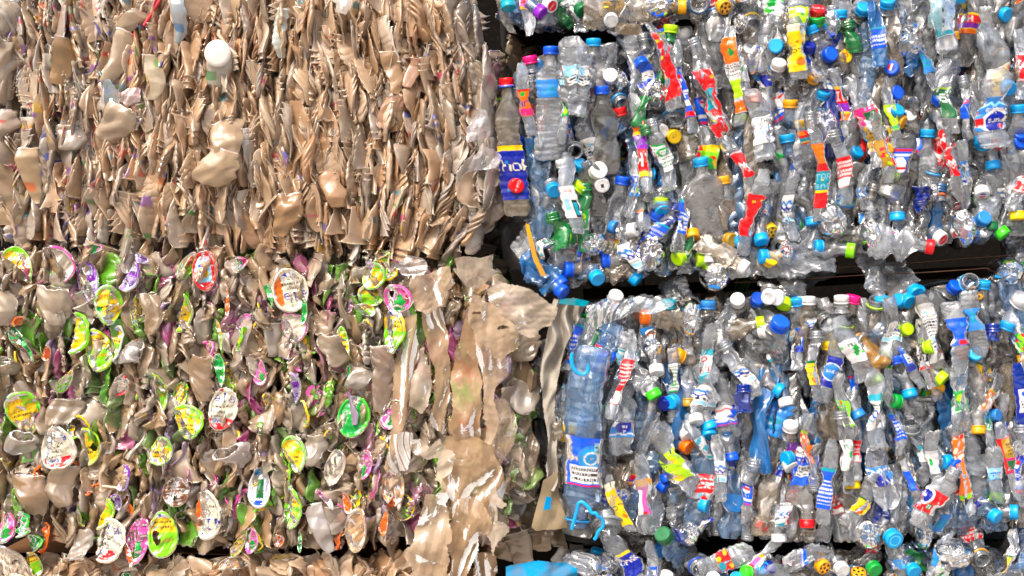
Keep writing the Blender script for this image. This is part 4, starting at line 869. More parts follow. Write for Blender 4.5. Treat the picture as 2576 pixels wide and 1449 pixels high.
# more lids squeezed in edge on between the tubs
rngL = np.random.default_rng(55)
for q in range(64):
    u, v = rngL.uniform(20, 1040), rngL.uniform(650, 1350)
    sp = ['gy', 'yg', 'yg', 'gy', 'pk', 'or', 'yg'][rngL.integers(7)]; g = lid_geo(rngL, rngL.uniform(.03, .045), rngL.uniform(.05, .075), LIDS[sp], fold=rngL.uniform(.8, 1.25), cr=.007, ax=rngL.normal(0, .5), rimcol=CC[dict(gy='lm', yg='ye', pk='pk', or_='or').get(sp, 'or')])
    o = link('folded_lid', g.mesh('folded_lid', M_LID), M=frame(u, v, rngL.uniform(-.03, -.012), 90 + rngL.normal(0, 22), rngL.normal(0, 15)) @ Matrix.Rotation(rngL.choice([-1, 1]) * rngL.uniform(.5, 1.15), 4, 'Z'), category='lid')
    ITEMS.append((o, {'gy': 'folded green yellow lid', 'yg': 'folded yellow lid', 'pk': 'folded pink lid', 'or': 'folded orange lid'}[sp], u, v, 'B'))
# ------------------------------------------------------------------ bottom left strip: layered tan flakes of the bale below
rngC = np.random.default_rng(21); nC = 0
v = 1428.0
while v < 1490:
    u = -30.0 + rngC.uniform(0, 20)
    while u < 1060:
        r = rngC; col = TAN[r.integers(len(TAN))] * r.uniform(.95, 1.15)
        rt = r.uniform(.014, .03); g = cup_geo(r, H=r.uniform(.03, .05), rt=rt, rb=rt * .6, flat=r.uniform(.12, .35), cr=.006, col=col, nth=24, nt=16, lip=True, nest=int(r.random() < .4), stain=[PRINT[r.integers(8)]] if r.random() < .08 else None)
        place_cup(r, g, u, v + r.uniform(-5, 5), r.uniform(-.01, .05) - (v - 1428) * .0009, r.choice([40, 60, 120, 140, 100, 75]) + r.normal(0, 12), r.uniform(0, 3), r.normal(-25, 15), 'tan overlapping cup flake', 'folded_cup', None, 'C'); nC += 1
        u += r.uniform(20, 36)
    v += 22
lid((0, 3, 110, 1330), 420, 300, -40, 'clear', 'large dirty white container flap in the bottom left corner', .2, cr=.008, short='the dirty white flap', cat='container', y=-.02)
lid((0, 3, 330, 1330), 180, 260, 20, 'yg', 'dark folded bottle wrapper in yellow and green at the bottom left', .7, y=-.01)
lid((0, 3, 2380, 1290), 360, 130, 5, 'tan', 'long tan folded sheet under the long orange white lid', .4, cr=.009, y=-.03, cat='paper')
lid((0, 3, 1300, 1420), 90, 60, 0, 'gnf', 'tiny green scrap at the bottom edge', .3, y=-.03)

# ------------------------------------------------------------------ torn film sheets between the bales
rngS = np.random.default_rng(31)
c1, c2, c3, c4 = h2l('dcc0a0'), h2l('d4b48e'), h2l('e4d2bc'), h2l('ccaa82')
SHE = [
 ([(1143, 655), (1200, 643), (1243, 645), (1242, 690), (1212, 728), (1172, 722), (1150, 690)], c3, 'pale film bag bulging on the top right of the tub bale', dict(y=-.06, pleat=.01, cr=.012, slope=(.3, .3)), M_SHEET),
 ([(1240, 700), (1300, 722), (1335, 735), (1398, 765), (1386, 828), (1330, 848), (1262, 800), (1228, 735)], c3, 'large pale torn film flap reaching to the woven sack', dict(y=-.05, pleat=.012, cr=.013, rag=5, pang=20), M_SHEET),
 ([(1192, 745), (1215, 740), (1262, 790), (1318, 842), (1290, 880), (1255, 905), (1215, 875), (1180, 815)], c1, 'square tan torn film patch with a dark hole', dict(y=-.065, pleat=.006, cr=.01, rag=4, holes=2), M_SHEET),
 ([(1040, 690), (1075, 690), (1140, 668), (1145, 715), (1120, 770), (1082, 790), (1052, 782), (1030, 720)], c1, 'crumpled tan film right of the round pink dish', dict(y=-.05, pleat=.014, cr=.012, pang=60), M_SHEET),
 ([(1018, 800), (1052, 790), (1062, 830), (1056, 900), (1036, 980), (1020, 1080), (1000, 1190), (970, 1175), (985, 1080), (990, 960), (1000, 880)], c2, 'long pleated tan film strip hanging left of centre', dict(y=-.045, pleat=.02, pwl=14, cr=.006, pang=82), M_SHEET),
 ([(1064, 895), (1084, 898), (1088, 930), (1078, 1010), (1062, 1036), (1036, 1018), (1040, 950)], c3, 'pale crinkled oval film piece in the middle of the sheets', dict(y=-.055, pleat=.006, cr=.01), M_SHEET),
 ([(1060, 790), (1100, 760), (1120, 800), (1136, 900), (1132, 1040), (1112, 1090), (1082, 1066), (1096, 960), (1078, 880)], c2, 'long narrow tan film fold behind the crinkled oval', dict(y=-.02, pleat=.022, pwl=13, cr=.008, pang=87), M_SHEET),
 ([(1150, 850), (1180, 800), (1204, 860), (1216, 1000), (1206, 1120), (1140, 1105), (1134, 960)], c4 * 1.1, 'tan bag film with faded orange and green print', dict(y=-.035, pleat=.01, cr=.006, spots=[('or', 1170, 935, 34), ('lg', 1166, 985, 34), ('or', 1180, 1060, 30)]), M_SHEET),
 ([(1200, 850), (1240, 850), (1268, 890), (1276, 930), (1252, 1000), (1236, 1120), (1212, 1112), (1218, 980)], c1, 'ragged tan film strip right of the printed bag film', dict(y=-.05, pleat=.014, cr=.011, rag=6, pang=84, pwl=16), M_SHEET),
 ([(1236, 1010), (1270, 1000), (1300, 1040), (1308, 1075), (1290, 1120), (1256, 1180), (1230, 1160)], c1 * .95, 'clear film with green flower print beside the sack', dict(y=-.02, pleat=.016, cr=.011, spots=[('gn', 1290, 1085, 12), ('ye', 1262, 1120, 14)], pang=70), M_BAG),
 ([(1128, 1090), (1170, 1095), (1230, 1110), (1268, 1180), (1262, 1240), (1240, 1300), (1180, 1290), (1120, 1240), (1108, 1160)], c4, 'broad tan film skirt below the printed bag film', dict(y=-.03, pleat=.026, pwl=24, cr=.008, pang=80, rag=3), M_SHEET),
 ([(1040, 1110), (1060, 1098), (1110, 1108), (1140, 1120), (1156, 1150), (1140, 1180), (1094, 1208), (1096, 1150), (1060, 1130), (1044, 1140)], c3, 'bright torn film curl above the hanging sheet', dict(y=-.07, pleat=.012, cr=.014, rag=5, pang=30), M_SHEET),
 ([(1104, 1226), (1100, 1180), (1116, 1180), (1134, 1240), (1138, 1330), (1130, 1475), (990, 1475), (1000, 1440), (1030, 1420), (1040, 1345), (1056, 1300), (1084, 1240)], c1, 'large bright hanging torn film sheet at the bottom centre', dict(y=-.08, pleat=.02, cr=.013, rag=5, pwl=40, pang=78, spots=[('tn', 1100, 1400, 60), ('cr', 1075, 1320, 40)]), M_SHEET),
 ([(1140, 1260), (1190, 1235), (1240, 1290), (1236, 1330), (1200, 1336), (1196, 1390), (1160, 1475), (1128, 1475), (1134, 1350)], c4 * 1.05, 'darker torn film sheet hanging right of the bright one', dict(y=-.05, pleat=.024, cr=.01, rag=6, pwl=34, pang=76), M_SHEET),
 ([(1232, 1220), (1246, 1212), (1262, 1245), (1274, 1252), (1262, 1266), (1246, 1262), (1252, 1300), (1278, 1330), (1250, 1352), (1236, 1392), (1226, 1330), (1240, 1300)], c3, 'white tattered film strip at the right end of the sheets', dict(y=-.055, pleat=.012, cr=.013, rag=5, pang=85), M_SHEET),
 ([(980, 1085), (1008, 1080), (1040, 1090), (1032, 1180), (1000, 1188), (986, 1140)], c2 * .9, 'tight bundle of vertical tan film pleats', dict(y=-.05, pleat=.03, pwl=9, cr=.004, pang=88), M_SHEET),
 ([(1300, 880), (1325, 870), (1342, 930), (1338, 1040), (1310, 1030), (1290, 960)], c4 * .7, 'dim tan film in the shaded gap beside the woven sack', dict(y=.05, pleat=.02, cr=.012, pang=80), M_SHEET),  # tan scaled down: shade of the gap put into the colour
 ([(1040, 1180), (1070, 1200), (1096, 1230), (1078, 1260), (1046, 1262), (1036, 1220)], h2l('a89484'), 'grey tan tub film hanging in front of the dark hollow', dict(y=-.02, pleat=.016, cr=.012), M_BAG),
 ([(1270, 1060), (1330, 1050), (1355, 1120), (1340, 1200), (1300, 1240), (1268, 1200)], c1 * .75, 'dim clear film bag hanging beside the sack', dict(y=.03, pleat=.018, cr=.014, pang=70), M_BAG),  # colour dimmed for the gap shade as well
 ([(1200, 1400), (1240, 1390), (1250, 1440), (1230, 1475), (1190, 1475)], c4 * .8, 'small film tatter at the bottom of the dark gap', dict(y=.0, pleat=.016, cr=.012), M_SHEET),  # gap shade again put into the tint
]
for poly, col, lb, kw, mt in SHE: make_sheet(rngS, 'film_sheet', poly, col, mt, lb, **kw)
# woven sack, straps, tarpaulin
gcol = h2l('a8a298')
make_sheet(rngS, 'woven_sack', [(1392, 748), (1478, 756), (1446, 815), (1418, 880), (1400, 960), (1396, 1040), (1404, 1110), (1400, 1230), (1372, 1230), (1376, 1112), (1366, 1020), (1358, 950), (1372, 850), (1384, 800)], gcol, M_FAB, 'grey white woven sack edge hanging between the left and right bales', cat='sack', y=-.02, pleat=.04, pwl=10, cr=.012, pang=80, rag=1.2)
make_sheet(rngS, 'woven_sack', [(1366, 1205), (1400, 1180), (1410, 1260), (1430, 1322), (1348, 1328), (1336, 1318), (1344, 1290), (1356, 1250)], h2l('84765e'), M_FAB, 'lower flap of the woven sack with frayed hem', cat='sack', y=-.03, pleat=.006, cr=.005, pang=70, rag=1.2)
make_sheet(rngS, 'teal_strap', [(1406, 752), (1440, 748), (1480, 758), (1466, 772), (1440, 768), (1402, 764)], CC['tl'] * .7, M_FAB, 'teal cloth band across the top of the woven sack', cat='strap', y=-.05, pleat=.006, cr=.005, rag=.8)
make_sheet(rngS, 'teal_strap', [(1372, 1240), (1386, 1244), (1384, 1272), (1366, 1276)], CC['lb'] * .6, M_FAB, 'small blue cloth patch on the lower woven sack flap', cat='strap', y=-.05, pleat=.003, cr=.002, rag=.8)
make_sheet(rngS, 'yellow_strap', [(1320, 560), (1332, 566), (1344, 620), (1356, 660), (1376, 694), (1360, 696), (1342, 660), (1330, 615)], h2l('d89a10'), M_FAB, 'yellow strap down the left side of the large bottle bale', cat='strap', y=-.01, pleat=.003, cr=.002, rag=.6, slope=(0, 0))
make_sheet(rngS, 'blue_tarpaulin', [(1272, 1418), (1300, 1410), (1388, 1404), (1420, 1406), (1450, 1424), (1454, 1480), (1272, 1480)], h2l('1286bc'), M_FAB, 'bright blue tarpaulin corner at the bottom centre', cat='tarpaulin', y=-.03, pleat=.014, cr=.01, pang=20, rag=1.5)
make_sheet(rngS, 'film_sheet', [(1245, 0), (1262, -10), (1282, 40), (1300, 82), (1280, 80), (1255, 45)], h2l('b0a898'), M_BAG, 'dirty film strip at the left end of the top right bale', y=.0, pleat=.008, cr=.008, rag=3)
# ------------------------------------------------------------------ bottle bales: bottles read off the photograph
rngR = np.random.default_rng(77)
# capped bottles: (i, j, zx, zy, cap, direction of the cap, lean towards the viewer, options)
CAPS = [
 (2,0,315,165,'pu',-40,25,{}),(2,0,405,80,'wh',-35,45,dict(mark='coke')),(2,0,715,140,'dg',-60,40,{}),(2,0,950,145,'yg',-85,40,dict(mark='big',_c='ye')),(2,0,990,240,'wh',-80,60,{}),
 (2,0,1740,85,'yo',0,0,dict(L=.2,Wd=.075)),(2,0,2130,105,'yo',-55,55,dict(mark='ball')),(1,0,2545,110,'tl',-80,20,{}),
 (2,0,385,495,'bl',90,4,dict(L=.22,Wd=.064,tint='clear',lab='e',labspan=(.56,.72),crumple=.003,twist=.1,phi=0,ribs=(.06,.013),shoulder=.74,y=-.035,hi=True,bend=.002)),
 (2,0,175,570,'mg',100,5,dict(L=.12)),(2,0,815,405,'lb',90,3,dict(L=.14,Wd=.066,crumple=.003,twist=.1,y=-.02,tint='cloudy')),
 (2,0,890,890,'bl',92,4,dict(L=.17,Wd=.054,crumple=.003,twist=.2,y=-.035,tint='smoke',shoulder=.66,hi=True)),
 (2,0,1590,270,'yg',84,4,dict(L=.12,tint='green',Wd=.045,y=-.02)),(2,0,1462,318,'bl',112,4,dict(L=.1)),(2,0,2395,490,'wh',60,60,{}),(2,0,975,780,'wh',120,75,dict(y=-.04)),
 (2,0,1315,680,'bl',-70,40,dict(y=-.01)),(2,0,1505,1330,'wh',-60,70,{}),(2,0,1635,1385,'ye',-70,65,dict(mark='txt')),(2,0,2325,1150,'yg',92,12,{}),(2,0,2425,965,'or',90,0,{}),(2,0,40,1380,'bl',110,30,dict(y=.02)),
 (1,0,2520,800,'rd',94,3,dict(L=.27,Wd=.055,tint='warm',lab='drink',labspan=(.12,.52),crumple=.003,twist=.1,phi=0,ring='bl',y=-.02,_dir=0,hi=True,neckr=.0125,bend=.004)),
 (3,0,480,105,'rd',85,42,dict(mark='coke2')),(3,0,465,185,'gn',100,35,{}),(3,0,405,268,'lb',112,12,dict(L=.1)),(3,0,712,108,'lb',90,6,dict(L=.12)),(3,0,935,88,'lb',80,55,dict(y=-.03)),
 (3,0,1060,135,'lb',85,8,{}),(3,0,1180,15,'lb',90,40,{}),(3,0,1850,30,'lb',-85,45,dict(L=.14,Wd=.08,y=-.06,tint='cool',neckr=.0145)),(3,0,2400,165,'lb',-40,50,{}),(3,0,50,480,'lb',180,72,dict(y=-.03)),(3,0,90,640,'wh',80,45,dict(y=-.03)),
 (3,0,612,560,'lb',30,68,dict(_c='bl',y=-.03)),(3,0,775,570,'ye',0,70,dict(mark='swirl')),(3,0,465,760,'yo',60,50,dict(mark='ball')),(3,0,1195,700,'bl',160,68,dict(mark='globe',y=-.035)),(3,0,215,1010,'yo',90,10,{}),(3,0,320,1215,'gd',92,5,{}),
 (3,0,1815,335,'yo',95,8,{}),(3,0,1285,940,'bl',20,60,{}),(3,0,1275,1110,'lb',60,50,{}),(3,0,1415,1150,'wh',100,60,{}),(3,0,1700,985,'bl',80,55,dict(y=-.03)),(3,0,1595,1305,'lb',88,5,{}),(3,0,2385,920,'lb',-80,55,dict(y=-.03)),
 (3,0,2460,1070,'lb',95,10,{}),(3,0,1345,1250,'yo',-30,30,{}),(3,0,170,1360,'lb',100,5,{}),(3,0,280,870,'yo',60,60,dict(y=.02)),(3,0,2130,1420,'lb',100,50,{}),(3,0,2510,1340,'bl',90,50,{}),
 (2,1,500,155,'wh',102,12,dict(L=.16,y=-.02)),(2,1,692,190,'bl',60,45,dict(_c='lb')),(2,1,712,415,'yg',45,15,{}),(2,1,870,275,'wh',30,72,dict(y=-.04,neckr=.0145)),(2,1,900,435,'wh',-80,68,dict(mark='hole',y=-.035)),(2,1,55,430,'rd',-20,70,dict(mark='coke2')),
 (2,1,425,490,'lb',-70,62,dict(y=-.03)),(2,1,1115,330,'bl',80,10,{}),(2,1,1865,155,'lb',102,12,dict(L=.24,Wd=.078,lab='wave',labspan=(.06,.34),crumple=.0035,twist=.1,phi=0,ribs=(.07,.014),y=-.04,res=1.3,hi=True,shoulder=.78,bend=.004,_dir=97)),
 (2,1,1485,545,'yg',88,8,dict(L=.07)),(2,1,1500,690,'lb',-70,38,dict(y=-.035,L=.1)),(2,1,1245,862,'wh',10,35,dict(mark='hole',y=-.03)),(2,1,1805,955,'yo',-85,25,{}),(2,1,2205,975,'gd',-10,55,{}),(2,1,1640,1165,'yg',-150,35,{}),
 (2,1,1850,1165,'yg',180,8,{}),(2,1,1970,1205,'wh',-92,12,dict(L=.09)),(2,1,2325,1265,'wh',-32,18,dict(L=.11,Wd=.045,y=-.055)),(2,1,528,1262,'bl',180,12,dict(L=.1)),(2,1,855,1370,'lb',-60,52,dict(y=-.05)),(2,1,510,1430,'bl',-50,20,dict(tint='blue',L=.1)),
 (2,1,890,1180,'bl',180,10,{}),(2,1,1275,1380,'lb',-40,15,dict(L=.1)),(2,1,2305,1015,'lb',-60,30,{}),(2,1,2495,1000,'lb',-80,30,{}),(2,1,2470,1135,'lb',180,10,{}),(2,1,2560,1150,'ye',0,50,{}),(2,1,2110,330,'yo',100,0,{}),
 (3,1,130,85,'gn',75,28,{}),(3,1,1265,780,'lb',-90,6,dict(L=.17,Wd=.062,tint='smoke',ribs=(.05,.03),crumple=.002,twist=0,phi=0,y=-.03,lab='pepsi',labspan=(.18,.46),hi=True,shoulder=.66,thin=.6)),(3,1,850,1080,'lg',-8,18,dict(_c='lm')),
 (3,1,1607,1048,'rd',-10,10,dict(L=.12,Wd=.075,tint='clear',crumple=.003,twist=0,phi=0,y=-.045,shoulder=.5,hi=True)),(3,1,1750,968,'wh',-45,42,dict(mark='coke',L=.11)),(3,1,2070,950,'bl',-55,40,dict(_c='sb')),(3,1,2145,740,'sb',60,62,{}),(3,1,2140,525,'wh',-88,35,dict(mark='globe')),
 (3,1,2245,265,'lb',-85,10,{}),(3,1,2470,768,'ye',-90,6,{}),(3,1,2365,930,'gn',-55,20,dict(_c='lg')),(3,1,2235,875,'dg',-85,10,{}),(3,1,30,890,'ye',-60,55,dict(mark='ball')),(3,1,20,1150,'ye',40,60,{}),(3,1,450,1035,'lb',176,12,{}),
 (3,1,440,825,'lb',-85,10,{}),(3,1,2150,1372,'lb',85,12,{}),(3,1,1880,1415,'bl',60,40,{}),(3,1,1500,1440,'lb',85,30,{}),(3,1,2120,20,'lb',-85,20,{}),(3,1,230,1100,'sb',0,50,{}),(3,1,2520,-20,'bl',30,60,{}),
 (2,2,525,55,'bl',-40,30,dict(tint='blue',y=-.03)),(2,2,1040,60,'wh',70,45,dict(y=-.04)),(2,2,1288,290,'or',176,10,dict(y=-.02,L=.09,tint='warm')),(2,2,1565,118,'lb',92,14,dict(_c='tl',L=.15)),(2,2,1965,125,'bl',90,6,dict(_c='sb',L=.1)),
 (2,2,2250,105,'wh',110,62,{}),(2,2,2470,95,'bl',80,55,{}),(2,2,2550,105,'wh',-120,62,dict(y=-.035)),(2,2,1640,665,'yo',155,20,{}),(2,2,1440,855,'wh',-86,32,dict(y=-.04,L=.12)),(2,2,1345,1010,'wh',-160,70,dict(y=-.045)),(2,2,1425,1090,'lg',-60,14,dict(y=-.045,L=.08)),
 (2,2,1795,780,'wh',-80,18,dict(y=.01)),(2,2,915,1285,'lg',-80,20,dict(y=.012)),(2,2,1840,1350,'wh',-84,35,dict(y=-.03)),(2,2,1755,1425,'wh',-120,60,{}),(2,2,1985,1420,'lb',-70,20,dict(y=-.02)),(2,2,1770,1190,'gd',-90,5,{}),(2,2,2535,350,'yg',10,12,{}),(2,2,2560,430,'wh',0,40,{}),
 (3,2,50,110,'wh',-140,58,dict(y=-.035)),(3,2,130,190,'yg',-110,35,{}),(3,2,270,92,'lb',100,12,{}),(3,2,378,82,'wh',90,6,dict(L=.14)),(3,2,710,72,'wh',92,8,dict(L=.12)),(3,2,850,72,'mg',80,10,dict(L=.15,Wd=.036)),
 (3,2,90,325,'sb',70,40,dict(y=-.05,neckr=.0155,_c='bl')),(3,2,1270,115,'lb',150,40,{}),(3,2,1475,62,'lb',-60,50,{}),(3,2,1400,150,'lb',-60,50,{}),(3,2,2080,45,'yo',70,62,dict(mark='ball')),(3,2,1605,575,'yg',20,40,dict(y=-.04)),(3,2,2030,645,'lb',100,72,dict(_c='lb',y=-.04,mark='ring')),
 (3,2,1945,690,'or',-90,30,{}),(3,2,1740,930,'yg',-40,25,{}),(3,2,1050,955,'yg',-86,22,dict(L=.1,y=-.03,tint='amber')),(3,2,595,530,'ye',95,6,{}),(3,2,135,1050,'lb',-35,20,{}),(3,2,180,1190,'wh',-80,20,{}),(3,2,205,1345,'wh',86,30,dict(y=-.03)),
 (3,2,1235,1130,'gn',170,18,dict(L=.09,tint='cloudy')),(3,2,1415,1100,'lb',-80,18,{}),(3,2,1935,935,'lb',-30,10,{}),(3,2,2550,745,'yo',-80,10,{}),(3,2,1160,200,'wh',-80,20,dict(y=.01)),(3,2,2380,340,'lb',70,10,{}),(3,2,895,1300,'sb',-60,20,{}),(3,2,1690,1020,'yo',-70,60,{}),
 (3,2,1130,95,'lb',100,20,{}),(3,2,2540,90,'wh',60,40,dict(neckr=.016)),
 (2,3,1765,45,'wh',-60,45,dict(y=-.02)),(2,3,1775,160,'or',-30,40,{}),(2,3,1975,38,'lb',-80,35,{}),(2,3,2205,290,'bl',-80,15,{}),(2,3,1960,735,'lb',-15,25,{}),(2,3,1690,660,'lb',0,30,dict(y=.01)),(2,3,1487,985,'dg',130,40,dict(y=-.045,neckr=.0145,mark='txt')),
 (2,3,1525,1225,'sb',-20,50,dict(y=.02)),(2,3,1545,1425,'wh',90,40,{}),(2,3,2300,1390,'lg',170,20,{}),(2,3,2250,1440,'lb',80,50,{}),(2,3,2010,1440,'wh',80,60,{}),(2,3,2520,1350,'lb',60,60,{}),
 (3,3,218,350,'wh',-60,40,{}),(3,3,373,945,'rd',-90,4,dict(L=.16,Wd=.05,lab='bluew',labspan=(.15,.5),y=-.02,phi=0,twist=.1)),(3,3,105,1100,'wh',-88,8,{}),(3,3,1855,328,'bl',-20,62,dict(y=-.04)),(3,3,1215,1052,'lb',-60,66,dict(y=-.05,neckr=.015,mark='ring',L=.1)),(3,3,2262,845,'lb',-40,45,dict(y=-.035)),
 (3,3,845,565,'ye',-88,10,{}),(3,3,548,1350,'yo',-40,60,dict(mark='ball')),(3,3,725,1375,'wh',-60,64,dict(y=-.03)),(3,3,890,1385,'yo',90,40,dict(mark='ball')),(3,3,1050,1372,'lg',-60,60,dict(_c='gn',y=-.03)),(3,3,1440,1392,'lb',-60,60,dict(y=-.03)),(3,3,1730,290,'lb',180,10,{}),
 (3,3,2480,790,'lb',0,20,{}),(3,3,20,1340,'nv',60,40,{}),(3,3,2080,10,'yo',-90,10,{}),
]
# open necks facing out: (i,j,zx,zy, ring, direction, lean, options)
OPEN = [(2,0,1865,70,'sb',-90,72,dict(neckr=.017,y=-.03)),(2,0,1100,1075,'lb',-60,45,dict(neckr=.013,y=-.03)),(2,0,1620,1240,'lb',-88,25,dict(neckr=.0165,L=.1)),(3,0,930,470,'lb',170,60,{}),(3,0,2345,600,'yo',-70,60,{}),(3,0,700,710,'wh',-60,72,dict(neckr=.014)),
 (3,0,915,1010,'mg',92,20,dict(L=.18,lab='pinkg',labspan=(.25,.75),Wd=.055,y=-.02)),(2,1,630,100,'gy',-80,70,dict(neckr=.0145,y=-.03)),(2,1,1625,150,'sb',10,62,dict(neckr=.0125,y=-.02)),(3,1,1665,215,'lb',80,20,{}),(3,1,1715,620,'or',-80,30,{}),(3,1,2000,1370,'lb',100,66,dict(neckr=.0165,y=-.03)),
 (3,2,1085,90,'yg',92,30,dict(neckr=.016)),(3,2,775,300,'yg',85,15,{}),(3,2,590,370,'gy',-60,68,dict(neckr=.017,y=-.02)),(3,2,1375,300,'bl',80,20,{}),(2,3,955,975,'wh',-86,35,dict(neckr=.026,L=.16,Wd=.09,y=-.04,_r='gy')),(3,3,1990,150,'gy',-60,60,{}),(2,3,1885,1375,'bl',-60,66,dict(neckr=.016,y=-.02)),
 (3,3,2150,1290,'yo',-60,66,dict(neckr=.0155)),(2,2,1330,690,'gy',-50,50,dict(neckr=.0165,y=.0)),(2,0,2100,560,'gy',-60,60,dict(y=.0)),(2,0,2040,215,'sb',-88,50,dict(neckr=.014)),(2,0,2410,280,'ye',-70,40,dict(neckr=.0165)),(3,2,1420,1340,'gy',90,30,dict(neckr=.016))]
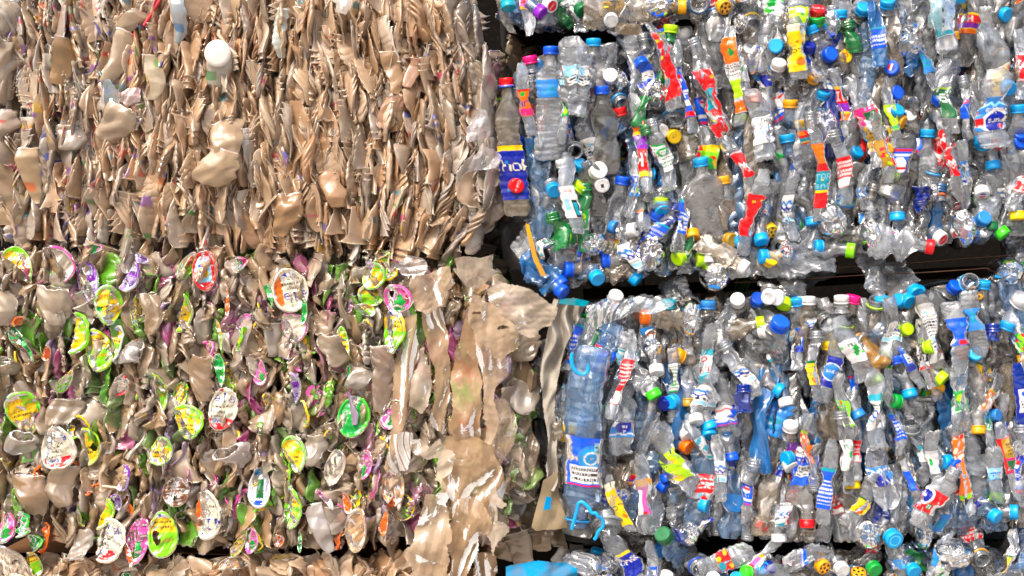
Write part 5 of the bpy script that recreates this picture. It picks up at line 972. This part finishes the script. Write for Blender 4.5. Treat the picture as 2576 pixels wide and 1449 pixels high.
# labelled bottles without a visible cap: (i,j, label centre zx,zy, width, height, axis angle, design, options)
LABS = [(2,0,150,1050,120,270,97,'fanta',dict(y=-.03)),(2,0,245,1190,80,300,100,'coke',{}),(2,0,600,800,300,190,92,'paper',dict(y=-.06,crumple=.009)),(2,0,700,935,200,160,80,'paper',dict(y=-.055)),(2,0,480,1120,64,170,92,'grn',dict(y=-.04)),(2,0,1310,1180,160,330,102,None,dict(tint='green',y=-.03,Lk=1.0)),
 (2,0,1520,690,190,680,112,'red',dict(y=-.045,twist=1.2,hi=True)),(2,0,2015,1050,190,720,110,'red2',dict(y=-.04,twist=1.1,hi=True)),(2,0,1705,960,90,500,97,'pepsi',dict(y=-.04)),(2,0,2200,780,130,760,93,'leaf',dict(y=-.035,hi=True)),(2,1,1300,60,120,560,100,'kids',dict(y=-.035,hi=True)),(2,0,2460,1340,220,270,104,'the',dict(y=-.05,res=1.5,crumple=.004)),
 (2,0,2330,720,110,260,93,'mint',{}),(2,0,1010,1330,230,220,60,'e',dict(y=-.01)),(2,0,530,1250,70,300,92,'pepsi',{}),
 (3,0,255,520,180,470,97,'usa',dict(y=-.05,res=1.4,crumple=.004,hi=True)),(3,0,265,215,190,220,92,'pgreen',dict(y=-.04)),(3,0,430,570,130,190,100,'bluew',dict(y=-.02)),(3,0,1045,420,140,210,98,'blue',dict(y=-.045,tint='blue')),(3,0,820,400,110,280,100,None,dict(tint='green',y=-.01)),(3,0,1640,220,230,400,105,'teal',dict(y=-.05)),
 (3,0,700,1050,90,340,96,'kids',{}),(3,0,1150,830,90,160,130,'sun',{}),(3,0,990,1310,230,440,104,'pinkg',dict(y=-.03)),(3,0,1200,1200,110,260,98,'pgreen',dict(y=-.03)),(3,0,1245,1370,130,200,95,'usa',{}),(3,0,1785,1050,130,290,96,'sprite',dict(y=-.035,res=1.3)),
 (3,0,2230,1170,320,320,97,'pure',dict(y=-.06,res=1.6,crumple=.0025,phi=0,twist=0,hi=True)),(3,0,350,1400,110,150,95,'tall',{}),(3,0,1990,1110,100,190,98,'blur',{}),(3,0,1820,1390,100,220,115,'coke',{}),(3,0,2505,700,70,260,92,'coke',{}),(3,0,1750,420,80,120,95,'redw',{}),(3,0,1290,970,110,180,110,'blur',{}),(3,0,1400,660,170,200,60,None,dict(tint='blue')),(3,0,1520,620,90,300,110,'e',{}),
 (2,1,600,600,170,320,94,'phone',dict(y=-.04,res=1.5,crumple=.003)),(2,1,440,900,170,320,103,None,dict(tint='green',y=-.035,ribs=(.05,.012))),(2,1,745,770,140,220,94,'grn',dict(y=-.02,tint='green')),(2,1,1190,430,120,220,88,'nest',dict(y=-.03,res=1.3)),(2,1,1310,520,140,390,92,'oteal',dict(y=-.01)),(2,1,1465,160,170,280,102,'wgreen',dict(y=-.04)),
 (2,1,1960,140,210,240,92,'trop',dict(y=-.01)),(2,1,2260,230,90,280,112,'coke',dict(y=-.03)),(2,1,2400,730,160,420,78,'red',dict(y=-.04,hi=True)),(2,1,1480,920,200,200,60,'blue',dict(y=-.02,tint='deep')),(2,1,1700,740,80,320,70,'blue',dict(y=-.02)),(2,1,1180,1130,120,280,112,'waveb',dict(y=-.04)),(2,1,1710,1070,80,250,92,'sprite',{}),(2,1,2540,640,110,180,90,'pepsi',{}),
 (2,1,340,1060,110,160,60,'teal',dict(y=-.02)),(2,1,690,1180,60,260,94,'blue',dict(tint='deep')),(2,1,60,130,110,260,96,'drink',dict(y=.01)),
 (3,1,420,340,135,640,96,'tall',dict(y=-.045,res=1.3,crumple=.004,hi=True,twist=.2,phi=0)),(3,1,710,300,130,290,102,'redw',dict(y=-.03)),(3,1,1095,110,140,270,100,'yred',dict(y=-.03)),(3,1,1930,300,85,240,94,'nest',dict(y=-.02)),(3,1,1845,180,60,300,98,'coke',dict(y=-.03)),(3,1,2530,400,130,220,70,'coke',dict(y=-.03)),(3,1,2330,540,130,210,94,'mint',dict(y=-.01)),
 (3,1,265,650,130,260,92,'waveb',dict(y=-.02)),(3,1,250,250,80,240,94,'blur',{}),(3,1,2420,460,70,200,94,'navyw',{}),(3,1,1230,960,80,150,80,'pepsi',dict(y=-.02)),(3,1,1010,470,120,90,95,'e',{}),(3,1,1500,520,90,160,100,None,dict(tint='deep')),(3,1,1990,950,120,170,40,None,dict(tint='red')),
 (2,2,1080,930,110,460,78,'redw',dict(y=-.045)),(2,2,610,560,90,420,74,'blue',dict(y=-.01)),(2,2,860,700,260,260,60,'blur',dict(y=-.01,tint='cool')),(2,2,1145,700,190,190,86,'teal',dict(y=-.03)),(2,2,2020,770,110,330,98,'miya',dict(y=-.035,res=1.3)),(2,2,2090,520,180,130,70,'the',dict(y=-.01)),(2,2,1895,1070,270,200,80,'waveb',dict(y=-.02)),(2,2,2280,870,160,190,118,'waveb',dict(y=-.03)),
 (2,2,2310,1110,180,240,94,None,dict(tint='deep',y=-.04)),(2,2,1600,900,90,290,93,'wgreen',dict(y=-.02)),(2,2,1120,1405,210,150,94,'nest',dict(y=-.03)),(2,2,1410,470,60,170,100,'e',{}),(2,2,1520,600,150,200,60,None,dict(tint='deep',y=.02)),(2,2,1400,1340,140,170,80,'e',dict(y=.01)),(2,2,2150,1360,110,230,94,None,dict(tint='blue')),
 (3,2,250,520,85,240,92,'bluew',dict(y=-.02)),(3,2,400,380,95,170,92,'waveb',dict(y=-.02)),(3,2,325,430,60,200,92,'blue',{}),(3,2,462,840,105,240,92,'sun',dict(y=-.04,res=1.5,crumple=.003)),(3,2,590,830,180,310,78,'crys',dict(y=-.035,res=1.5,crumple=.003)),(3,2,790,620,200,250,112,'mint',dict(y=-.045,res=1.3)),(3,2,1010,450,120,140,70,'multi',{}),(3,2,1150,720,70,170,94,'pgreen',{}),
 (3,2,1180,440,180,190,94,'waveb',dict(y=-.03)),(3,2,1810,440,210,270,97,'blur',dict(y=-.04,crumple=.003)),(3,2,2020,310,190,220,98,'e',dict(y=-.035,crumple=.003)),(3,2,1590,440,150,600,108,'white',dict(y=-.03,tint='cloudy')),(3,2,1555,680,90,260,106,'bw',dict(y=-.035,res=1.4)),(3,2,1600,870,80,140,105,'coke',{}),(3,2,1375,700,100,260,110,'bluew',dict(y=-.02)),
 (3,2,2450,560,160,180,100,'trop',dict(y=-.03)),(3,2,2540,460,110,240,130,'pgreen',{}),(3,2,2095,850,160,170,90,'sun',dict(y=-.01)),(3,2,700,1230,125,240,92,'green_a',dict(y=-.04,res=1.4)),(3,2,1040,1220,190,340,96,'wave',dict(y=-.045,res=1.2)),(3,2,1900,1130,150,210,95,'grn',dict(y=-.03)),(3,2,2160,1120,110,250,60,'multi',{}),
 (3,2,2465,1130,160,290,97,'navyw',dict(y=-.045,tint='deep',crumple=.003)),(3,2,1210,1390,90,280,98,'blue',{}),(3,2,2215,450,170,140,92,None,dict(tint='deep',y=-.03)),(3,2,830,950,90,150,100,'blur',{}),(3,2,530,1100,140,110,92,'e',{}),(3,2,2030,1370,120,150,60,'waveb',{}),(3,2,2270,1180,80,250,96,'pinkg',{}),(3,2,2200,1340,60,180,92,'grn',{}),(3,2,2390,1400,110,120,94,'bluew',{}),(3,2,40,640,90,170,110,'miya',{}),
 (2,3,1640,290,230,330,118,'crum',dict(y=-.04,crumple=.014,twist=1.4)),(2,3,1060,690,110,470,110,'usa',dict(y=-.04)),(2,3,1320,620,140,360,98,'pinkr',dict(y=-.04)),(2,3,2040,380,120,210,92,'waveb',dict(y=-.04)),(2,3,2360,610,80,200,80,'pepsi',dict(y=-.02)),(2,3,1110,1340,200,260,120,'drink',dict(y=-.02)),(2,3,2130,1300,230,140,20,'red',dict(y=-.01)),(2,3,1400,1400,120,120,95,'bluew',{}),
 (2,3,1890,160,110,260,112,'teal',dict(y=-.02)),(2,3,1610,1010,120,130,50,None,dict(tint='deep')),(2,3,1900,930,110,130,92,'navyw',{}),(2,3,2510,1340,100,200,60,'pinkr',{}),
 (3,3,555,540,140,410,85,'blue',dict(y=-.04,res=1.5,crumple=.003,phi=0,twist=.1)),(3,3,740,210,130,300,97,'mint',dict(y=-.035)),(3,3,870,190,120,220,92,'redw',dict(y=-.02)),(3,3,430,140,110,320,92,'multi',dict(y=-.03)),(3,3,310,180,50,400,92,'kids',{}),(3,3,1610,680,320,240,62,'heroR',dict(y=-.055,res=1.6,crumple=.004,_w=250)),
 (3,3,1920,330,110,640,98,'multi',dict(y=-.04,hi=True)),(3,3,1660,280,130,230,94,'mint',dict(y=-.03)),(3,3,2350,220,130,360,108,'pinkg',dict(y=-.03)),(3,3,2530,400,120,400,96,'pepsi',dict(y=-.03)),(3,3,860,700,160,170,60,'sun',dict(y=-.02)),(3,3,1130,420,230,190,96,'nest',dict(y=-.03)),(3,3,135,820,140,190,98,'wave',dict(y=-.03)),(3,3,110,310,90,240,80,'crys',dict(y=.0)),
 (3,3,1500,200,140,160,94,'teal',{}),(3,3,2230,400,170,120,100,'aqua',dict(y=-.03)),(3,3,1740,1430,160,120,40,'mint',dict(y=-.02)),(3,3,1300,1300,190,100,100,'e',{}),(3,3,1690,1280,70,160,60,'e',{}),(3,3,2370,1300,90,180,80,'sun',{}),(3,3,1070,1160,160,170,60,'coke',dict(y=.0)),(3,3,220,580,50,300,94,'kids',{}),(3,3,1430,480,90,200,96,'blur',{}),(3,3,1750,900,110,180,92,'e',{}),(3,3,350,1290,190,60,10,'blue',{}),
 (2,0,1050,40,110,150,92,'usa',dict(y=.01)),(2,0,640,60,150,130,92,'mint',{}),(2,0,1100,110,120,190,60,'nest',{}),(2,0,2060,30,180,120,100,'coke',dict(y=-.01)),(2,0,130,40,60,140,98,'pinkr',{}),(2,0,1640,1040,170,100,92,'coke',{})]
Q = 4.0  # survey readings to one grid unit
hero_pts = []
def opts(o): return {k: v for k, v in o.items() if not k.startswith('_') and k != 'Lk'}
print('caps', len(CAPS), 'open', len(OPEN), 'labs', len(LABS))
TW = ['clear'] * 9 + ['warm', 'warm', 'cool', 'cool', 'cloudy', 'smoke', 'smoke']
for (i, j, zx, zy, cp, an, fc, o) in CAPS:
    u, v = T(i, j, zx, zy); k = opts(o); r = rngR; cp = o.get('_c', cp)
    if 'L' not in k: k['L'] = .075 if fc > 50 else (.10 if fc > 25 else r.uniform(.15, .22))
    k.setdefault('Wd', r.uniform(.046, .068)); k.setdefault('tint', TW[r.integers(len(TW))]); k.setdefault('y', r.uniform(-.03, -.008))
    if fc > 50: k['shoulder'] = .55
    k.setdefault('twist', r.uniform(-.9, .9)); k.setdefault('crumple', r.uniform(.006, .012)); k.setdefault('thin', r.uniform(.22, .45))
    make_bottle(r, u, v, an, fc, 'cap', cap=cp, name='capped_bottle', **k); hero_pts.append((u, v))
for (i, j, zx, zy, rg, an, fc, o) in OPEN:
    u, v = T(i, j, zx, zy); k = opts(o); k.setdefault('L', .09); k.setdefault('Wd', .052); k.setdefault('y', -.015)
    make_bottle(rngR, u, v, an, fc, 'cap', ring=o.get('_r', rg), open_=True, tint='clear', name='open_bottle', **k); hero_pts.append((u, v))
for (i, j, zx, zy, w, h, an, ds, o) in LABS:
    u, v = T(i, j, zx, zy); k = opts(o); r = rngR; w = o.get('_w', w)
    Hl = h / Q * S; Wl = w / Q * S
    if ds is None:
        L = Hl * 1.15; sp = (.3, .6)
    else:
        L = max(Hl * 1.7, min(Hl + .09, .2)); c = r.uniform(.4, .48); sp = (c - Hl / L / 2, c + Hl / L / 2); sp = (max(.03, sp[0]), min(.74, sp[1]))
    py_ = BAL['E'] if inside(u, v, BAL['E']) else BAL['F'] if inside(u, v, BAL['F']) else None
    if py_ and ds and not fits(py_, u, v, an, L, 2): L = Hl * 1.3; sp = (.12, .88); k['blunt'] = True
    k.setdefault('y', r.uniform(-.02, .0)); k.setdefault('tint', 'clear'); k.setdefault('crumple', r.uniform(.006, .011)); k.setdefault('twist', r.uniform(-.5, .5)); k.setdefault('phi', r.uniform(-.3, .3))
    if r.random() < .35 and h < 400 and 'res' not in o: an = an + 180
    if ds is not None and r.random() < .75: k['blunt'] = True
    make_bottle(r, u, v, an, r.normal(0, 5), 'mid', lab=ds, labspan=sp, L=L, Wd=max(Wl, .022), shoulder=.78 if ds else .7, name='labelled_bottle' if ds else 'coloured_bottle', **k); hero_pts.append((u, v))
# bottle bases turned to the viewer: an oval clear disc with moulded petals
for (i, j, zx, zy, w, h, an, tn, lb) in ((3,1,1010,920,250,360,0,'clear','large oval clear bottle base facing the viewer'), (3,1,150,1050,190,270,10,'red','pinkish oval bottle base near the bottom of the upper right bale'), (2,1,2040,1345,330,330,0,'clear','clear petal shaped bottle base poking into the dark slot'),
    (3,0,610,250,230,340,8,'clear','oval clear bottle base near the top of the upper right bale'), (2,0,2290,260,170,230,0,'smoke','clear bottle base with a moulded star, near the top'), (2,0,1450,960,230,330,0,'smoke','dark clear bottle base with five petals'), (2,2,1790,330,270,400,0,'clear','large clear bottle base near the top left of the lower right bale'),
    (2,3,1780,1000,230,270,0,'clear','round clear bottle base with moulded rays near the bottom'), (3,0,1390,420,320,360,-20,'clear','bulging clear bottle end under the teal printed pouch'), (3,0,530,1230,330,460,-10,'cloudy','large crumpled cloudy bottle side bulging out'), (3,1,640,800,330,420,20,'clear','large crumpled clear bottle near the lower edge'),
    (3,1,1940,820,280,420,10,'clear','crumpled clear bottle beside a violet scrap'), (3,1,2400,1290,330,300,0,'cool','rounded bottle end in the dark slot at the right'), (2,1,1400,1080,300,420,-6,'warm','large bulging clear bottle above the slot'), (2,0,1080,820,170,240,0,'clear','small clear bottle base at the left of the bale'), (3,1,1620,500,130,220,0,'clear','small dim bottle base'), (2,1,820,1010,300,260,20,'clear','crumpled clear bottle side in the lower left of the bale'),
    (3,3,990,1010,300,330,10,'cool','crumpled blue tinted bottle bottom holding a light blue cap'), (3,3,1530,980,230,420,5,'clear','faceted clear bottle end hanging low'), (2,2,1400,560,230,380,0,'clear','clear bottle side with a torn teal corner'), (3,3,1900,1230,330,300,20,'clear','crumpled clear bottle in the bottom right strip'), (2,3,920,1420,280,160,0,'clear','clear bottle side at the bottom edge'),
    (2,0,1480,90,380,260,10,'warm','large dirty clear bottle in the top right strip'), (2,0,2350,40,260,110,0,'clear','clear bottle side at the top edge'), (3,3,1800,1180,320,220,-20,'clear','large wrinkled bottle at the lower right')):
    u, v = T(i, j, zx, zy); r = rngR; W_ = w / Q * S; H_ = h / Q * S; g = Geo(); n = 64; nr = 20; rr = np.linspace(0, 1, nr); th = np.linspace(0, 2 * math.pi, n, endpoint=False)
    TH, RR = np.meshgrid(th, rr); f = Folds(r, 6, .03); cyl = RR * 1.0; X = np.sin(RR * 1.45) * np.cos(TH) * W_ / 2; Z = np.sin(RR * 1.45) * np.sin(TH) * H_ / 2
    Y = .045 * (1 - np.cos(RR * 1.45)) - .006 * np.clip(np.cos(5 * TH), 0, 1) * np.sin(RR * math.pi) ** 2 + .006 * np.exp(-(RR / .16) ** 2) - .003 * np.exp(-((RR - .2) / .06) ** 2) + f(X, Z) * .009
    g.add(np.stack([X, Y, Z], -1), grid_faces(nr, n, True), TINT[tn])
    ne = 12; t = np.linspace(0, 1, ne)[:, None]; sx, sy, sz = X[-1], Y[-1], Z[-1]; X2 = sx * (1 - .25 * t ** 2); Z2 = sz * (1 - .2 * t ** 2); Y2 = sy + t * .06
    X2 = X2 + .012 * f(Y2 * 1.5, sz + 0 * t) * t; g.add(np.stack([X2, Y2, Z2], -1), grid_faces(ne, n, True), TINT[tn])
    o = link('crumpled_bottle', g.mesh('crumpled_bottle', M_PET), M=frame(u, v, -.045, 90 + an, r.normal(0, 8)), category='bottle'); o['label'] = lb
# ------------------------------------------------------------------ big water bottle with handle at the left of the lower right bale
root, B, M = make_bottle(np.random.default_rng(4), *T(2, 3, 640, 930), -97, 0, 'cap', ring='lb', L=.355, Wd=.076, y=-.05, tint='cool', lab='hero', labspan=(.50, .77), crumple=.005, twist=.1, phi=0.05, ribs=(.05, .03), open_=True, neckr=.019, res=1.6, hi=True, shoulder=.83, thin=.85, bend=.012, kink=.2, turn=True, name='water_bottle')
ITEMS.pop(); root['label'] = 'tall clear water bottle upside down with large blue and white label and blue handle'
hp = [T(2, 3, a, b) for a, b in ((585, 910), (600, 850), (625, 760), (640, 690), (655, 645), (690, 640), (720, 665), (750, 690), (775, 740), (815, 745), (840, 780), (870, 790), (892, 840), (880, 890), (845, 925), (825, 980), (805, 1010))]
pp = [P(u, v, -.085 - .012 * math.sin(k / 16 * 3.14)) for k, (u, v) in enumerate(hp)]
Mi = M.inverted(); link('handle', tube([Mi @ p for p in pp], .0036, CC['lb'], 10).mesh('handle', M_CAP), root)
hp = [T(2, 2, a, b) for a, b in ((590, 640), (585, 700), (600, 780), (640, 830), (700, 850), (740, 820), (750, 740), (735, 680))]
o = link('bottle_handle', tube([P(u, v, -.075) - P(*hp[0], -.075) for u, v in hp], .0042, CC['lb'], 10).mesh('bottle_handle', M_CAP), M=Matrix.Translation(P(*hp[0], -.075)), category='handle'); o['label'] = 'light blue loop handle at the top of the tall water bottle'
make_sheet(rngS, 'film_sheet', [(1435, 900), (1470, 880), (1490, 940), (1500, 1010), (1495, 1090), (1480, 1100), (1470, 1000), (1440, 960)], h2l('b8d8f4'), M_BAG, 'clear bluish film over the neck of the tall water bottle', y=-.06, pleat=.02, pwl=14, cr=.01, pang=80)
make_sheet(rngS, 'film_sheet', [(1480, 770), (1510, 750), (1560, 760), (1600, 745), (1680, 750), (1690, 765), (1620, 790), (1540, 800), (1500, 830), (1470, 870), (1462, 840)], h2l('a8bccc'), M_BAG, 'clear film draped over the top left of the lower right bale', y=-.05, pleat=.02, pwl=16, cr=.012, pang=60)
make_sheet(rngS, 'film_sheet', [(2310, 0), (2380, -10), (2375, 60), (2345, 104), (2312, 80)], h2l('bfe6f2'), M_BAG, 'teal and white printed pouch at the top of the upper right bale', y=-.075, pleat=.012, cr=.01, spots=[('tl', 2330, 30, 16), ('tl', 2345, 85, 16), ('wh', 2345, 55, 14), ('pk', 2355, 72, 7), ('tl', 2312, 70, 12)])
make_sheet(rngS, 'film_sheet', [(1545, 66), (1610, 66), (1612, 95), (1580, 92), (1548, 88)], h2l('a89060'), M_BAG, 'dirty olive container rim at the top left of the upper right bale', y=-.03, pleat=.008, cr=.008, spots=[('gd', 1580, 72, 22)])

# ------------------------------------------------------------------ bottles filling the rest of each bale
MINI = ['blue', 'e', 'waveb', 'pepsi', 'coke', 'grn', 'sun', 'mint', 'redw', 'aqua', 'bluew', 'multi', 'white', 'blur', 'teal', 'nest', 'kids', 'crys', 'usa']
def near_hero(u, v, d): return any(abs(u - a) < d and abs(v - b) < d * 1.6 for a, b in hero_pts)
nfill = 0
for key in ('E', 'F', 'Dt', 'G'):
    poly = BAL[key]; us = [p[0] for p in poly]; vs_ = [p[1] for p in poly]; u = min(us) + 14
    while u < max(us):
        if key in 'EF':       # one bottle standing on the lower rim and one hanging from the upper rim, so the block ends tight
            sp_ = shrink(poly, 5); vv = [q for q in range(-40, 1400, 4) if inside(u, q, sp_)]
            for k in (0, 1):
                if not vv or u > 2620: continue
                L = rngR.uniform(.12, .17); v = (vv[-1] - L / S / 2) if k == 0 else (vv[0] + L / S / 2)
                make_bottle(rngR, u, v, 90 + rngR.normal(0, 6) + (180 if rngR.random() < .5 else 0), rngR.normal(0, 5), 'centre', L=L, Wd=rngR.uniform(.04, .06), y=depth_at(u, v, poly, 40, .03) + rngR.uniform(.0, .02), tint=TW[rngR.integers(len(TW))],
                            lab=MINI[rngR.integers(len(MINI))] if rngR.random() < .25 else None, labspan=(.35, .6), crumple=rngR.uniform(.006, .011), blunt=rngR.random() < .8, name='end_bottle'); nfill += 1
        v = min(vs_) + rngR.uniform(10, 110)
        while v < max(vs_):
            r = rngR; L = r.uniform(.16, .25) if key in 'EF' else r.uniform(.06, .1); d1 = 90 + r.normal(0, 12) + (180 if r.random() < .5 else 0)
            if key in ('Dt', 'G'): d1 = r.uniform(40, 140)
            for _ in range(9):
                if fits(poly, u, v, d1, L): break
                v += 14 if v < np.mean(vs_) else -9; L *= .93
            if fits(poly, u, v, d1, L) and u < 2620 and -60 < v < 1490:
                dk = depth_at(u, v, poly, 40, .05); lab = MINI[r.integers(len(MINI))] if r.random() < .34 else None
                make_bottle(r, u, v, d1, r.normal(0, 6), 'centre', L=L, Wd=r.uniform(.036, .062), y=dk + r.uniform(-.004, .026), tint=TW[r.integers(len(TW))] if r.random() < .86 else ['blue', 'green', 'cool', 'blue', 'cool', 'deep'][r.integers(6)], lab=lab,
                            labspan=(.3, r.uniform(.45, .6)), crumple=r.uniform(.006, .012), twist=r.uniform(-1.4, 1.4), blunt=r.random() < .8, name='squashed_bottle'); nfill += 1
            v += rngR.uniform(165, 230)
        u += rngR.uniform(38, 54)
print('fill bottles', nfill)
# caps squeezed out between the bottles
rngQ = np.random.default_rng(91)
for q in range(120):
    key = 'EF'[q % 2]; poly = BAL[key]
    u, v = rngQ.uniform(1300, 2570), rngQ.uniform(20, 1360)
    if not inside(u, v, shrink(poly, 22)) or near_hero(u, v, 11): continue
    cc = ['lb', 'bl', 'lb', 'sb', 'wh', 'lb', 'bl', 'yo', 'yg', 'gn', 'rd', 'lm', 'tl', 'nv'][rngQ.integers(14)]
    o = link('screw_top', cap_geo(CC[cc] * rngQ.uniform(.85, 1.05), r=rngQ.uniform(.0125, .0152)).mesh('screw_top', M_CAP), M=frame(u, v, rngQ.uniform(-.022, .004), rngQ.uniform(0, 360), rngQ.uniform(-10, 70)), category='cap')
    ITEMS.append((o, f'loose {CAPNAME[cc]} cap', u, v, 'Q'))
# scraps caught deep in the dark gaps between the bales
rngG = np.random.default_rng(8); gg = Geo()
for (x0, x1, y0, y1, n) in ((1200, 1330, 60, 680, 26), (1290, 1400, 850, 1330, 22), (1230, 1460, 1330, 1440, 14), (1290, 1640, 90, 170, 14), (1500, 2200, 680, 730, 8), (1450, 2600, 1375, 1400, 14)):
    for _ in range(n):
        u, v = rngG.uniform(x0, x1), rngG.uniform(y0, y1)
        if rngG.random() < .6: g_, w_ = tub_geo(rngG, 1.2); M = frame(u, v, rngG.uniform(.2, .42), 90 + rngG.normal(0, 30), rngG.normal(0, 20)) @ Matrix.Rotation(rngG.uniform(0, 3), 4, 'Z')
        else:
            B = Bottle(rngG, L=rngG.uniform(.08, .14), R=.022, blunt=True, crumple=.01, twist=1.0); g_ = body_geo(B, TINT['clear'], 20, 20); M = frame(u, v, rngG.uniform(.2, .42), 90 + rngG.normal(0, 40), 0, 0, B.L / 2)
        gg.merge(g_, M)
o = link('fallen_scraps', gg.mesh('fallen_scraps', M_TUB), kind='stuff', category='scraps'); o['label'] = 'dim crushed tubs and bottles caught deep in the dark gaps between the bales'
# deeper, uncountable squashed bottles
rngK = np.random.default_rng(3); big = Geo(); cgeo = Geo()
for key, n in (('E', 380), ('F', 380), ('Dt', 60), ('G', 60)):
    poly = BAL[key]; us = [p[0] for p in poly]; vs_ = [p[1] for p in poly]; k = 0
    while k < n:
        u, v = rngK.uniform(min(us), max(us)), rngK.uniform(min(vs_), max(vs_))
        B = Bottle(rngK, L=rngK.uniform(.09, .18), R=rngK.uniform(.016, .026), wide=1.25, thin=.4, blunt=rngK.random() < .6, twist=rngK.uniform(-1.5, 1.5), bend=.01, crumple=rngK.uniform(.005, .01), ribs=(.06, .014) if rngK.random() < .5 else None)
        da = 90 + rngK.normal(0, 14)
        if not fits(poly, u, v, da, B.L, 16): k += .1; continue
        q = rngK.random(); col = TINT[TW[rngK.integers(len(TW))]] if q < .8 else TINT[['blue', 'green', 'cool', 'blue', 'cool', 'deep'][rngK.integers(6)]]
        g = body_geo(B, col * rngK.uniform(.7, 1), nth=20, nt=22); y = depth_at(u, v, poly, 45, .05) + rngK.uniform(.04, .085)  # bodies tinted darker, shade behind the front bottles put into the colour
        M = frame(u, v, y, da + (180 if rngK.random() < .5 else 0), rngK.normal(0, 8), 0, B.L / 2); big.merge(g, M)
        if rngK.random() < .5:
            lg = label_geo(B, D[MINI[rngK.integers(len(MINI))]], .3, .6, rngK, .45); cgeo.merge(lg, M)
        if rngK.random() < .35 and not B.blunt:
            cc = ['lb', 'bl', 'wh', 'lb', 'yo', 'yg', 'gn', 'rd', 'sb'][rngK.integers(9)]; cgeo.merge(cap_geo(CC[cc]), M @ Matrix.Translation((0, 0, B.L - .012)))
        k += 1
o = link('pressed_bottles', big.mesh('pressed_bottles', M_PET), kind='stuff', category='crushed bottles'); o['label'] = 'mass of squashed clear bottles packed behind the front ones in the right bales'
link('labels_and_caps', cgeo.mesh('labels_and_caps', M_LAB), o, kind='stuff')
# ------------------------------------------------------------------ written descriptions that single each item out
ORD = ['', 'second', 'third', 'fourth', 'fifth', 'sixth', 'seventh', 'eighth', 'ninth', 'tenth', 'eleventh', 'twelfth', 'thirteenth', 'fourteenth', 'fifteenth', 'sixteenth', 'seventeenth', 'eighteenth', 'nineteenth', 'twentieth']
EXTRA = [('the tall blue labelled water bottle', 1438, 1150), ('the big wave labelled bottle', 1790, 560), ('the blue oval labelled bottle', 2490, 290), ('the long red spotted label', 1670, 170), ('the second red label', 1795, 265),
 ('the tall red teal label', 2037, 450), ('the large red label', 2335, 1260), ('the yellow upside down label', 1996, 130), ('the large oval bottle base', 2184, 592), ('the red cap', 2334, 624), ('the navy circle label', 2080, 932), ('the silver white bent label', 2330, 835),
 ('the crumpled green yellow label', 1700, 1160), ('the red capped left bottle', 1273, 200), ('the yellow cap marked BIG', 1525, 36), ('the magenta cap', 2144, 742), ('the loop handle', 1435, 900), ('the phone picture label', 1438, 512), ('the green ribbed bottle', 1398, 587),
 ('the orange cap', 1610, 797), ('the dark green cap', 1659, 1333), ('the upright blue text label', 2070, 1220), ('the white text label', 1903, 335), ('the blue tarpaulin', 1360, 1430), ('the petal base in the slot', 1798, 698), ('the blue cap bottle at left', 1384, 124)]
LA = [l for l in LAND if l[2] < 610 or True]
def dirword(du, dv):
    a = math.degrees(math.atan2(-dv, du)) % 360; k = int((a + 22.5) // 45) % 8
    return ['right of', 'upper right of', 'above', 'upper left of', 'left of', 'lower left of', 'below', 'lower right of'][k]
LR = EXTRA
grp = {}
for o, look, u, v, zone in ITEMS:
    cand = LR if zone in 'RQ' else [l for l in LA if (l[2] < 620) == (zone == 'A')] if zone in 'AB' else [l for l in LA if l[2] > 1280]
    if zone == 'C': cand = [l for l in LA if l[2] > 1270]
    best = sorted(cand, key=lambda l: math.hypot(l[1] - u, l[2] - v))[0]
    grp.setdefault((look, best[0], dirword(u - best[1], v - best[2])), []).append((math.hypot(best[1] - u, best[2] - v), o))
for (look, lm, dw), L_ in grp.items():
    L_.sort(key=lambda t: t[0])
    for k, (d, o) in enumerate(L_):
        w = look + (', ' + ORD[k] + ' nearest' if k else ',') + ' ' + dw + ' ' + lm
        for a_, b_ in (('crushed ', ''), (' label', ''), (' bottle', ''), (' print', ''), (' nearest', ''), (' flattened', '')):
            if len(w.split()) > 16: w = w.replace(a_, b_, 1)
        if len(w.split()) > 16: print('LONG', w)
        o['label'] = w
GN = dict(A='flattened cups in the upper left bale', B='crushed tubs in the lower left bale', C='tan flakes in the low bale at bottom left', R='crushed bottles in the right hand bales', Q='loose caps in the right hand bales')
for o, look, u, v, zone in ITEMS: o['group'] = 'folded lids among the tubs' if o.name.startswith('folded_lid') else GN[zone]
bpy.context.view_layer.update()
